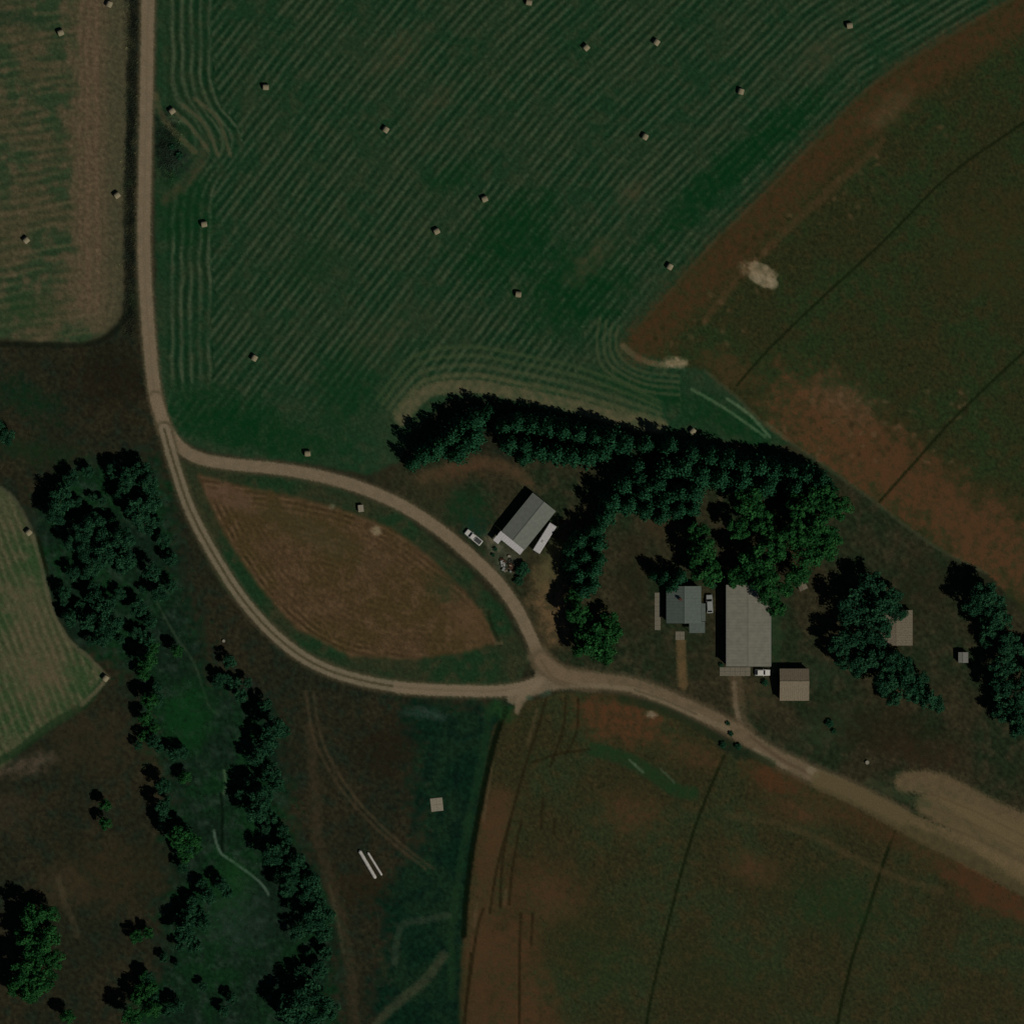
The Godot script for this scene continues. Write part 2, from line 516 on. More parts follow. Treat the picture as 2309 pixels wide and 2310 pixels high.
func lay_field_marks() -> void:
	# hay field: lush dark stands and drier spots
	var lush := o(11, 41, 19)
	for a in [[1150, 535, 120, 70, -40, 0.7], [1300, 650, 120, 85, -30, 0.75], [1590, 430, 170, 38, -45, 0.75], [500, 940, 120, 55, 12, 0.75], [420, 470, 55, 90, 0, 0.6], [700, 600, 60, 40, -40, 0.35], [1020, 400, 70, 30, -40, 0.4], [1750, 300, 150, 35, -42, 0.7], [1450, 880, 120, 25, 15, 0.5], [1640, 950, 110, 40, 25, 0.6], [640, 990, 120, 40, 8, 0.6], [780, 880, 70, 90, 20, 0.45]]:
		patch(a[0], a[1], a[2], a[3], a[4], lush, a[5], 0.6, 1)
	for a in [[1330, 590, 60, 25, -45, 0.6], [900, 120, 60, 30, -40, 0.45], [1420, 440, 45, 18, -45, 0.55], [990, 230, 60, 22, -45, 0.4], [1860, 120, 70, 30, -40, 0.4], [860, 760, 80, 40, -40, 0.3]]:
		patch(a[0], a[1], a[2], a[3], a[4], o(60, 56, 38), a[5], 0.7, 1)
	# weedy corner by the road
	patch(372, 320, 26, 70, 0, o(18, 24, 18), 0.9)
	patch(402, 358, 26, 36, -20, o(26, 34, 27), 0.85)
	stamp(smooth_line([372, 452, 420, 412, 452, 366, 462, 328]), o(60, 53, 37), 11, 14, 0.7, 0.55)
	stamp(smooth_line([352, 215, 366, 262, 396, 300, 440, 342]), o(70, 64, 44), 7, 5, 0.7)
	for q in [[386, 245, 430, 285, 470, 340], [412, 236, 462, 282, 492, 350], [438, 222, 492, 270, 520, 350]]:
		stamp(smooth_line(q), o(72, 68, 48), 4.5, 3, 0.7, 0.3, 0.05)
	# curved headland rows above the windbreak
	for a in [[0.0, o(84, 76, 54), 16.0], [-26.0, o(70, 70, 47), 6.0], [-48.0, o(60, 66, 44), 5.0], [-70.0, o(54, 64, 40), 4.0], [-90.0, o(50, 62, 38), 4.0]]:
		var f: float = a[0]
		stamp(smooth_line([905 + f * 0.6, 945 + f * 0.5, 960 + f * 0.3, 885 + f * 0.9, 1060, 872 + f, 1170, 890 + f, 1290, 915 + f, 1400, 945 + f * 0.9, 1490, 962 + f * 0.6]), a[1], a[2], 7, 0.85, 0.4, 0.03)
	for a in [0.0, 14.0, 27.0, 42.0]:
		stamp(smooth_line([1395 - a, 735 - a * 0.4, 1388 - a, 775, 1405 - a, 812 + a * 0.5, 1450, 838 + a, 1530, 848 + a]), o(58, 64, 42), 3.6, 3, 0.75, 0.4, 0.03)
	stamp(smooth_line([1405, 780, 1440, 808, 1490, 822, 1545, 818]), o(96, 86, 62), 7, 6, 0.8)
	patch(1522, 818, 24, 12, 10, o(112, 100, 76), 0.9, 0.4)
	stamp(smooth_line([1560, 878, 1640, 925, 1725, 985]), o(68, 86, 60), 3.5, 3, 0.8)
	stamp(smooth_line([1640, 900, 1690, 935, 1735, 985]), o(78, 94, 68), 3.5, 3, 0.8)
	stamp(smooth_line([1730, 955, 1775, 992]), o(70, 80, 56), 4, 3, 0.7)
	# border between the hay field and the crop field
	stamp(smooth_line([1430, 745, 1500, 670, 1600, 555, 1740, 420, 1960, 195, 2250, 15, 2560, -150]), o(60, 58, 40), 4, 4, 0.55, 0.6)
	# reddish bare earth in the east field
	stamp(smooth_line([1450, 775, 1530, 690, 1640, 575, 1770, 440, 1900, 310, 2040, 190, 2200, 90, 2420, -20]), o(62, 42, 26), 44, 44, 0.9, 0.55)
	stamp(smooth_line([1590, 720, 1700, 590, 1850, 450, 1990, 320]), o(70, 50, 32), 9, 12, 0.6, 0.4)
	patch(1890, 985, 180, 90, 38, o(70, 49, 31), 0.95, 0.5, 4)
	patch(2060, 1095, 160, 75, 35, o(67, 47, 30), 0.95, 0.5, 4)
	patch(2230, 1230, 130, 90, 40, o(68, 48, 31), 0.95, 0.5, 4)
	patch(1640, 830, 60, 30, 30, o(58, 46, 28), 0.7, 0.5, 4)
	for q in 70:
		var t := rng.randf()
		patch(lerpf(1520, 2150, t) + rng.randf_range(-50, 50), lerpf(800, 230, t) + rng.randf_range(-60, 70), rng.randf_range(4, 9), rng.randf_range(3, 6), rng.randf_range(0, 180), [o(26, 30, 16), o(74, 60, 40)][q % 2], 0.55, 0.6, 4)
	for q in 80:
		patch(rng.randf_range(1760, 2200), rng.randf_range(880, 1050) + 0.0, rng.randf_range(4, 10), rng.randf_range(3, 6), rng.randf_range(0, 180), [o(34, 30, 18), o(84, 68, 48)][q % 2], 0.5, 0.6, 4)
	patch(1900, 905, 70, 40, 30, o(78, 62, 44), 0.45, 0.7, 4)
	patch(2250, 560, 120, 100, 0, o(48, 42, 24), 0.5, 0.7, 4)
	patch(2000, 250, 60, 24, -40, o(74, 62, 42), 0.5, 0.7, 4)
	stamp(pv([1702, 604, 1722, 610, 1738, 622]), o(116, 103, 80), 14, 6, 0.95, 0.45)
	stamp(pv([1700, 622, 1722, 636, 1742, 640]), o(122, 109, 86), 12, 5, 0.95, 0.4)
	patch(1690, 606, 20, 14, 20, o(96, 82, 60), 0.7, 0.4)
	stamp(smooth_line([1590, 837, 1662, 897, 1722, 957, 1781, 998, 1865, 1055, 1973, 1133, 2033, 1180, 2128, 1245, 2224, 1293]), o(58, 60, 42), 4, 4, 0.6, 0.4)
	# wheel tracks through the crops
	var dark := o(19, 25, 12)
	stamp(smooth_line([1662, 868, 1740, 780, 1860, 665, 1990, 545, 2140, 395, 2309, 275, 2560, 95]), dark, 2.6, 2.0, 0.9, 0.15, -0.07)
	stamp(smooth_line([1982, 1132, 2060, 1045, 2130, 965, 2215, 880, 2309, 792, 2560, 560]), dark, 2.8, 2.0, 0.9, 0.15, -0.07)
	stamp(smooth_line([1632, 1705, 1600, 1780, 1562, 1880, 1530, 1990, 1500, 2110, 1470, 2240, 1455, 2330, 1430, 2560]), dark, 3.2, 2.2, 0.9, 0.15, -0.07)
	stamp(smooth_line([2016, 1876, 1985, 1965, 1955, 2060, 1925, 2150, 1905, 2230, 1885, 2330, 1860, 2560]), dark, 3.6, 2.4, 0.95, 0.15, -0.07)
	# south field: reddish earth, ruts and a green streak
	patch(1400, 1625, 105, 48, 15, o(68, 46, 29), 0.9, 0.5, 5)
	stamp(smooth_line([1125, 1800, 1100, 1950, 1080, 2100, 1075, 2250, 1075, 2450]), o(64, 47, 31), 26, 22, 0.75, 0.35)
	patch(1200, 2010, 90, 70, 0, o(60, 43, 28), 0.6, 0.7, 5)
	patch(1150, 2220, 80, 150, 0, o(60, 44, 28), 0.75, 0.5, 5)
	for a in [[1110, 1880, 40, 80], [1130, 2130, 60, 60], [1190, 2290, 70, 60], [1260, 2030, 60, 40], [1560, 1700, 60, 26], [1800, 1830, 70, 24], [1420, 1830, 60, 40], [1700, 1960, 60, 30]]:
		patch(a[0], a[1], a[2], a[3], 15, o(64, 46, 30), 0.7, 0.8, 5)
	stamp(smooth_line([1700, 1725, 1830, 1790, 1950, 1855, 2100, 1930, 2309, 2060, 2520, 2170]), o(60, 43, 27), 22, 24, 0.8, 0.6)
	patch(1740, 1760, 60, 22, 20, o(66, 42, 26), 0.7, 0.5, 5)
	stamp(smooth_line([1640, 1840, 1760, 1860, 1880, 1910, 2000, 1970, 2120, 2010]), o(66, 54, 36), 8, 9, 0.55, 0.55)
	patch(2230, 2010, 110, 40, 30, o(62, 42, 27), 0.8, 0.5, 5)
	patch(1880, 2040, 110, 60, 20, o(24, 42, 22), 0.5, 0.7, 5)
	patch(1340, 2150, 90, 90, 0, o(29, 42, 22), 0.35, 0.7, 5)
	patch(1620, 2200, 120, 70, 0, o(30, 41, 22), 0.3, 0.7, 5)
	stamp(smooth_line([1340, 1690, 1410, 1712, 1470, 1745, 1520, 1780, 1560, 1790]), o(24, 46, 25), 16, 11, 0.85, 0.3)
	stamp(smooth_line([1420, 1715, 1450, 1742]), o(78, 92, 72), 3, 2.5, 0.7)
	stamp(smooth_line([1490, 1735, 1520, 1765]), o(66, 80, 60), 2.5, 2.5, 0.6)
	for q in [[1232, 1570, 1218, 1625, 1190, 1710, 1172, 1770, 1150, 1850, 1120, 1960, 1104, 2060], [1275, 1575, 1270, 1640, 1240, 1730], [1304, 1575, 1300, 1650, 1275, 1700], [1150, 1850, 1132, 1950, 1128, 2045], [1176, 1850, 1155, 1960, 1148, 2040], [1224, 1800, 1220, 1870], [1250, 1850, 1248, 1880], [1174, 2060, 1172, 2130, 1170, 2330], [1200, 2060, 1198, 2130], [1090, 2050, 1075, 2100, 1055, 2240, 1040, 2330], [1062, 2150, 1052, 2250, 1048, 2330], [1200, 1720, 1260, 1700, 1330, 1690]]:
		stamp(smooth_line(q), o(30, 26, 15), 3.0, 2.2, 0.85, 0.35, -0.06)
	for q in [[1212, 1600, 1190, 1680], [1110, 1720, 1090, 1850], [1075, 2040, 1070, 2090], [1140, 2010, 1138, 2040]]:
		stamp(smooth_line(q), o(74, 62, 44), 4, 4, 0.6, 0.5)
	# the ditch along the west side of the south field
	stamp(smooth_line([1140, 1600, 1118, 1660, 1098, 1740, 1080, 1830, 1062, 1930, 1050, 2030, 1045, 2110]), o(10, 17, 9), 6, 4, 0.92, 0.12, -0.3)
	stamp(smooth_line([1104, 1600, 1092, 1680, 1070, 1790, 1048, 1900, 1030, 2010, 1018, 2110, 1020, 2250]), o(27, 46, 27), 9, 7, 0.7, 0.4)
	patch(1130, 1605, 28, 20, 30, o(28, 52, 26), 0.8, 0.5)
	# strip between the west field and the road
	stamp(smooth_line([303, -230, 302, 0, 299, 200, 293, 380, 290, 520, 294, 640, 296, 740]), o(22, 26, 20), 9, 9, 0.9, 0.5, -0.18, 7)
	for q in 26:
		patch(rng.randf_range(284, 312), rng.randf_range(-40, 740), rng.randf_range(4, 9), rng.randf_range(8, 26), 0, [o(44, 42, 30), o(30, 36, 24), o(16, 20, 16)][q % 3], 0.7, 0.5)
	stamp(smooth_line([294, 700, 262, 745, 205, 775, 100, 778, -100, 775]), o(16, 21, 14), 6, 5, 0.7, 0.3)
	# west field headland sweep
	for f in [0.0, 22.0, 44.0]:
		stamp(smooth_line([258 - f, 600, 255 - f, 680, 215 - f, 728 - f * 0.5, 130, 745 - f, 40, 748 - f]), o(68, 62, 45), 4, 5, 0.55, 0.5, 0.03)
	patch(60, 700, 60, 30, 10, o(32, 50, 28), 0.6, 0.6, 2)
	patch(30, 40, 70, 16, 8, o(22, 42, 26), 0.6, 0.7, 2)
	# creek field border
	stamp(smooth_line([0, 1100, 30, 1122, 60, 1172, 80, 1216]), o(66, 68, 50), 4, 4, 0.6)
	stamp(smooth_line([74, 1208, 92, 1270, 108, 1335, 124, 1392, 158, 1446, 200, 1482, 240, 1525]), o(76, 74, 54), 4.5, 3.5, 0.75, 0.3)
	stamp(smooth_line([86, 1212, 102, 1272, 116, 1330]), o(18, 20, 10), 3.5, 3, 0.8, 0.2, -0.08)
	stamp(smooth_line([236, 1534, 190, 1590, 110, 1640, 30, 1700, -60, 1740]), o(22, 40, 22), 9, 6, 0.8, 0.2)
	stamp(smooth_line([244, 1528, 215, 1562, 185, 1590]), o(92, 80, 62), 5, 4, 0.8, 0.4)
	patch(90, 1530, 60, 70, 0, o(80, 68, 50), 0.55, 0.7, 3)
	patch(60, 1370, 40, 60, -20, o(78, 68, 50), 0.5, 0.7, 3)
	# rough pasture in the south-west
	patch(70, 1725, 75, 20, -18, o(68, 58, 46), 0.7, 0.6)
	patch(200, 1680, 80, 60, 0, o(44, 38, 26), 0.6, 0.6)
	patch(250, 1970, 110, 60, 0, o(44, 38, 24), 0.6, 0.7)
	patch(150, 2000, 50, 40, 0, o(50, 44, 30), 0.5, 0.7)
	stamp(smooth_line([132, 1980, 145, 2030, 160, 2065, 175, 2110]), o(66, 58, 42), 7, 6, 0.55, 0.5)
	patch(345, 1750, 20, 60, 0, o(48, 42, 26), 0.5, 0.7)
	patch(20, 1830, 40, 50, 0, o(48, 42, 32), 0.5, 0.7)
	patch(250, 860, 80, 70, 0, o(26, 23, 16), 0.7, 0.7, 0)
	patch(60, 900, 80, 40, 30, o(13, 36, 20), 0.6, 0.6, 0)
	patch(90, 1020, 110, 30, 10, o(22, 38, 21), 0.6, 0.6, 0)
	# creek flats and the pale stream bed
	stamp(smooth_line([506, 1738, 510, 1770, 505, 1790]), o(56, 74, 50), 3.2, 2.5, 0.85, 0.25, -0.08, 12)
	stamp(smooth_line([498, 1790, 502, 1830, 500, 1900, 504, 1920]), o(9, 17, 9), 3, 2.5, 0.8, 0.2, -0.15)
	stamp(smooth_line([483, 1874, 488, 1900, 499, 1925, 520, 1940, 545, 1958, 575, 1980, 595, 2000, 606, 2018]), o(64, 80, 66), 3.2, 2.4, 0.9, 0.2, -0.08, 12)
	stamp(smooth_line([316, 1264, 330, 1300, 348, 1345, 368, 1385, 400, 1440, 440, 1500, 470, 1590, 495, 1612]), o(48, 60, 44), 3, 2.5, 0.6, 0.5)
	patch(430, 1620, 50, 80, 0, o(15, 48, 20), 0.6, 0.6)
	patch(520, 2000, 40, 50, 20, o(20, 50, 22), 0.6, 0.6)
	patch(540, 2080, 60, 60, 0, o(34, 46, 38), 0.55, 0.7)
	patch(540, 1560, 40, 30, 0, o(26, 32, 28), 0.5, 0.7)
	# worn tracks over the pasture
	for f in [0.0, 17.0]:
		stamp(smooth_line([690 + f, 1560, 702 + f, 1640, 722 + f, 1700, 770 + f, 1780, 830 + f, 1850, 890 + f, 1905, 960 + f, 1960]), o(62, 54, 38), 3.6, 3.4, 0.6, 0.45, -0.03)
	stamp(smooth_line([700, 1640, 708, 1760, 720, 1900, 750, 2010, 775, 2100, 795, 2220, 800, 2400]), o(56, 47, 33), 12, 11, 0.55, 0.5)
	stamp(smooth_line([745, 2000, 762, 2080, 775, 2150]), o(62, 60, 42), 4, 4, 0.5, 0.5)
	stamp(smooth_line([1000, 2155, 960, 2210, 900, 2260, 850, 2310, 800, 2400]), o(56, 56, 40), 11, 9, 0.75, 0.35)
	stamp(smooth_line([890, 2170, 905, 2090, 960, 2075, 1010, 2065]), o(48, 56, 42), 8, 7, 0.6, 0.4)
	patch(960, 1610, 45, 12, 5, o(44, 58, 50), 0.7, 0.6)
	patch(870, 1690, 60, 60, 0, o(30, 25, 17), 0.6, 0.6)
	patch(820, 2000, 60, 40, 0, o(36, 29, 19), 0.6, 0.6)
	# farmyard: worn earth
	stamp(smooth_line([955, 1078, 1040, 1052, 1095, 1044, 1150, 1062, 1190, 1086]), o(70, 54, 38), 15, 16, 0.75, 0.4)
	patch(1050, 1062, 60, 24, -8, o(66, 46, 32), 0.55, 0.7)
	patch(990, 1120, 60, 40, 20, o(44, 44, 28), 0.5, 0.7)
	patch(1060, 1150, 50, 45, -30, o(18, 42, 24), 0.75, 0.6, 8)
	patch(1070, 1190, 30, 22, 0, o(20, 42, 30), 0.7, 0.6, 8)
	patch(1240, 1370, 40, 80, -8, o(80, 65, 44), 0.9, 0.5)
	patch(1245, 1280, 30, 50, 20, o(66, 62, 40), 0.75, 0.6)
	patch(1140, 1262, 34, 36, 0, o(58, 62, 48), 0.75, 0.6)
	patch(1110, 1225, 22, 20, 0, o(84, 80, 64), 0.6, 0.6)
	patch(1490, 1180, 40, 34, 0, o(48, 41, 28), 0.7, 0.6)
	patch(1430, 1310, 36, 90, 0, o(33, 30, 20), 0.6, 0.7)
	patch(1540, 1490, 60, 60, 0, o(38, 36, 24), 0.4, 0.7)
	stamp(smooth_line([1535, 1448, 1536, 1480, 1538, 1520, 1540, 1545]), o(82, 66, 43), 11, 7, 0.9, 0.25)
	stamp(smooth_line([1660, 1532, 1664, 1580, 1672, 1625, 1690, 1650]), o(80, 67, 50), 15, 9, 0.7, 0.35)
	stamp(smooth_line([1656, 1540, 1660, 1600, 1674, 1640]), o(102, 88, 70), 5, 4, 0.75, 0.3)
	patch(1700, 1570, 40, 34, 0, o(62, 52, 36), 0.5, 0.7)
	patch(1750, 1430, 14, 90, 0, o(30, 46, 28), 0.7, 0.5)
	patch(1835, 1520, 50, 30, 0, o(34, 46, 32), 0.5, 0.7)
	patch(1870, 1640, 70, 40, -20, o(38, 50, 32), 0.7, 0.6)
	patch(2080, 1330, 60, 60, 0, o(33, 30, 20), 0.5, 0.7)
	patch(1990, 1650, 140, 50, 10, o(29, 26, 17), 0.6, 0.7)
	patch(2080, 1700, 80, 30, 10, o(42, 32, 22), 0.6, 0.7)
	# loop field: bare and pale spots
	patch(520, 1120, 60, 26, 20, o(78, 60, 46), 0.7, 0.6, 6)
	patch(700, 1200, 120, 30, 25, o(52, 50, 32), 0.5, 0.7, 6)
	patch(1060, 1400, 50, 40, 20, o(72, 57, 38), 0.6, 0.6, 6)
	patch(1000, 1330, 40, 26, 30, o(32, 44, 26), 0.6, 0.6)
	patch(851, 1199, 12, 10, 0, o(104, 92, 70), 0.9, 0.35)
	patch(750, 1143, 9, 7, 0, o(92, 92, 70), 0.8, 0.4)
	stamp(smooth_line([1100, 1380, 1112, 1420, 1128, 1455]), o(24, 28, 17), 3.5, 3, 0.8, 0.3, -0.08)
	stamp(smooth_line([1118, 1452, 1130, 1450]), o(80, 70, 50), 4, 3, 0.7)

func lay_roads(loop_road: PackedVector2Array) -> void:
	var pale := o(100, 88, 69)
	var dark := o(66, 57, 42)
	# lane from the north, ending in the fork
	var north := smooth_line([336, -230, 334, 0, 331, 180, 328, 360, 325, 540, 330, 670, 339, 790, 350, 885, 371, 968])
	stamp(north, o(70, 64, 47), 20, 8, 0.8, 0.25, 0.03, 11)
	stamp(north, pale, 14.5, 4, 0.95, 0.16, 0.02)
	stamp(north, o(80, 71, 54), 2.0, 2, 0.55, 0.6)
	# upper branch of the fork and the lane on to the farm
	var upper := smooth_line([352, 900, 372, 958, 402, 1004, 446, 1032, 514, 1046, 622, 1057, 717, 1073, 813, 1100, 909, 1142, 992, 1196, 1064, 1256, 1124, 1315, 1166, 1375, 1196, 1435, 1222, 1490, 1250, 1515])
	stamp(upper, o(62, 55, 40), 19, 8, 0.75, 0.3, 0.02, 11)
	stamp(upper, pale, 13.5, 4, 0.95, 0.14, 0.02)
	# lower branch, a two-wheel track with a grassy middle
	stamp(loop_road, o(58, 53, 38), 19, 7, 0.8, 0.3, 0.02, 11)
	stamp(loop_road, o(100, 90, 72), 12.5, 3.5, 0.92, 0.16, 0.0)
	stamp(loop_road, o(50, 46, 30), 2.6, 2.2, 0.85, 0.3, 0.04)
	stamp(smooth_line([900, 1552, 1028, 1558, 1136, 1558, 1208, 1542, 1222, 1500]), pale, 13, 5, 0.85, 0.16, 0.0, 11)
	stamp(smooth_line([1212, 1478, 1236, 1508, 1275, 1528, 1340, 1538]), o(86, 75, 57), 24, 10, 0.8, 0.3, 0.0, 11)
	# the junction and its spur into the south field
	stamp(smooth_line([1160, 1570, 1190, 1556, 1240, 1540, 1290, 1535]), pale, 19, 7, 0.9, 0.15, 0.0, 11)
	stamp(smooth_line([1185, 1560, 1172, 1585, 1166, 1606]), o(98, 86, 67), 15, 5, 0.9, 0.15, 0.0, 11, 5)
	for q in [[1195, 1575], [1222, 1568], [1236, 1563]]:
		patch(q[0], q[1], 8, 6, 0, o(46, 58, 44), 0.7, 0.4)
	# lane eastward past the house and the barn, widening in the end
	var east := smooth_line([1222, 1490, 1262, 1520, 1315, 1532, 1411, 1543, 1483, 1566, 1566, 1602, 1650, 1644, 1734, 1698, 1817, 1740, 1913, 1782, 2033, 1842])
	stamp(east, dark, 26, 9, 0.75, 0.3, 0.02, 11)
	stamp(east, o(92, 79, 60), 17, 7, 0.9, 0.25, 0.0)
	stamp(smooth_line([1290, 1545, 1411, 1553, 1483, 1576, 1566, 1612, 1640, 1645]), o(98, 88, 68), 6, 4, 0.7, 0.3)
	stamp(smooth_line([1430, 1556, 1500, 1580, 1570, 1611]), o(54, 48, 33), 2.4, 2.4, 0.6, 0.45)
	stamp(smooth_line([1690, 1660, 1760, 1712, 1830, 1748]), o(62, 50, 37), 4, 4, 0.6, 0.4)
	stamp(smooth_line([1700, 1690, 1770, 1732]), o(102, 92, 74), 4, 3, 0.6, 0.4)
	stamp(smooth_line([1220, 1490, 1250, 1530, 1300, 1545]), o(68, 58, 42), 3, 3, 0.5, 0.4)
	stamp(smooth_line([1826, 1738, 1838, 1746]), o(104, 96, 74), 9, 5, 0.7, 0.3)
	# broad worn ground at the east end
	stamp(smooth_line([1850, 1760, 1950, 1805, 2060, 1865, 2160, 1915, 2309, 1990, 2560, 2110]), o(72, 64, 42), 22, 10, 0.85, 0.25, 0.0, 11, 34)
	stamp(smooth_line([2040, 1765, 2110, 1770, 2200, 1820, 2309, 1880, 2560, 1990]), o(86, 73, 52), 24, 14, 0.9, 0.2, 0.0, 11, 60)
	stamp(smooth_line([2090, 1815, 2180, 1855, 2309, 1925, 2560, 2040]), o(84, 72, 50), 26, 16, 0.92, 0.2, 0.0, 11, 100)
	stamp(smooth_line([1960, 1765, 2030, 1795, 2090, 1815]), o(48, 54, 35), 10, 10, 0.6, 0.4)
	stamp(smooth_line([2060, 1850, 2200, 1910, 2400, 2010]), o(90, 76, 54), 12, 9, 0.6, 0.4)
	for f in [0.0, 30.0, 60.0]:
		stamp(smooth_line([2100, 1790 + f, 2200, 1832 + f, 2309, 1886 + f]), o(66, 55, 38), 2.5, 3, 0.5, 0.5)
	# grassy rim south of the lane
	stamp(smooth_line([1400, 1577, 1490, 1600, 1570, 1638, 1640, 1680, 1700, 1705, 1740, 1722]), o(27, 37, 22), 9, 7, 0.75, 0.25)
	patch(1652, 1688, 42, 14, 25, o(24, 32, 22), 0.8, 0.5)
	patch(1466, 1611, 12, 7, 15, o(104, 92, 72), 0.8, 0.4)

func commit_terrain() -> void:
	var names := ["pasture", "hay_field", "stubble_field", "creekside_field", "crop_field_east", "crop_field_south", "ploughed_plot", "grass_verge", "farmyard", "meadow", "creek_bank", "gravel_road", "stream_bed"]
	# flatten towards the rim so that the outer land joins on
	for j in NV:
		for i in NV:
			var e := mini(mini(i, j), mini(NV - 1 - i, NV - 1 - j))
			if e < 6:
				hgt[j * NV + i] *= e / 6.0
	var cells := []
	for c in names.size():
		cells.append(PackedInt32Array())
	for j in NV - 1:
		for i in NV - 1:
			var k := j * NV + i
			cells[cls[k]].append(k)
	var local := PackedInt32Array()
	local.resize(NV * NV)
	for c in names.size():
		var list: PackedInt32Array = cells[c]
		if list.is_empty():
			continue
		local.fill(-1)
		var vs := PackedVector3Array()
		var ns := PackedVector3Array()
		var cs := PackedColorArray()
		var ix := PackedInt32Array()
		var order := PackedInt32Array()
		for k in list:
			for q in [k, k + 1, k + NV + 1, k + NV]:
				if local[q] < 0:
					local[q] = order.size()
					order.append(q)
			ix.append(local[k]); ix.append(local[k + 1]); ix.append(local[k + NV + 1])
			ix.append(local[k]); ix.append(local[k + NV + 1]); ix.append(local[k + NV])
		var two := 2.0 * GS * S
		for q in order:
			var i := q % NV
			var j := q / NV
			vs.append(P(G0 + GS * i, G0 + GS * j, hgt[q]))
			var il := hgt[q - 1] if i > 0 else hgt[q]
			var ir := hgt[q + 1] if i < NV - 1 else hgt[q]
			var ju := hgt[q - NV] if j > 0 else hgt[q]
			var jd := hgt[q + NV] if j < NV - 1 else hgt[q]
			ns.append(Vector3(il - ir, two, ju - jd).normalized())
			cs.append(own(Color(cr[q], cg[q], cb[q])))
		var arr := []
		arr.resize(Mesh.ARRAY_MAX)
		arr[Mesh.ARRAY_VERTEX] = vs
		arr[Mesh.ARRAY_NORMAL] = ns
		arr[Mesh.ARRAY_COLOR] = cs
		arr[Mesh.ARRAY_INDEX] = ix
		var me := ArrayMesh.new()
		me.add_surface_from_arrays(Mesh.PRIMITIVE_TRIANGLES, arr)
		var ob := MeshInstance3D.new()
		ob.name = numbered(names[c])
		ob.mesh = me
		ob.material_override = M.ground
		ob.set_meta("kind", "structure")
		add_child(ob)
	# the land beyond, out to the horizon
	var st := new_st()
	var a := P(G0, G0)
	var b := P(G0 + GS * (NV - 1), G0 + GS * (NV - 1))
	var R := 1800.0
	st.set_color(Color(0.045, 0.075, 0.038).linear_to_srgb())
	quad(st, Vector3(-R, 0, -R), Vector3(R, 0, -R), Vector3(R, 0, a.z), Vector3(-R, 0, a.z))
	quad(st, Vector3(-R, 0, b.z), Vector3(R, 0, b.z), Vector3(R, 0, R), Vector3(-R, 0, R))
	quad(st, Vector3(-R, 0, a.z), Vector3(a.x, 0, a.z), Vector3(a.x, 0, b.z), Vector3(-R, 0, b.z))
	quad(st, Vector3(b.x, 0, a.z), Vector3(R, 0, a.z), Vector3(R, 0, b.z), Vector3(b.x, 0, b.z))
	var far := obj("ground", st, M.ground, self)
	far.set_meta("kind", "structure")

func ground_at(u: float, v: float) -> float:
	var i := clampi(roundi((u - G0) / GS), 0, NV - 1)
	var j := clampi(roundi((v - G0) / GS), 0, NV - 1)
	return hgt[j * NV + i]

func class_at(u: float, v: float) -> int:
	var i := clampi(roundi((u - G0) / GS), 0, NV - 1)
	var j := clampi(roundi((v - G0) / GS), 0, NV - 1)
	return cls[j * NV + i]

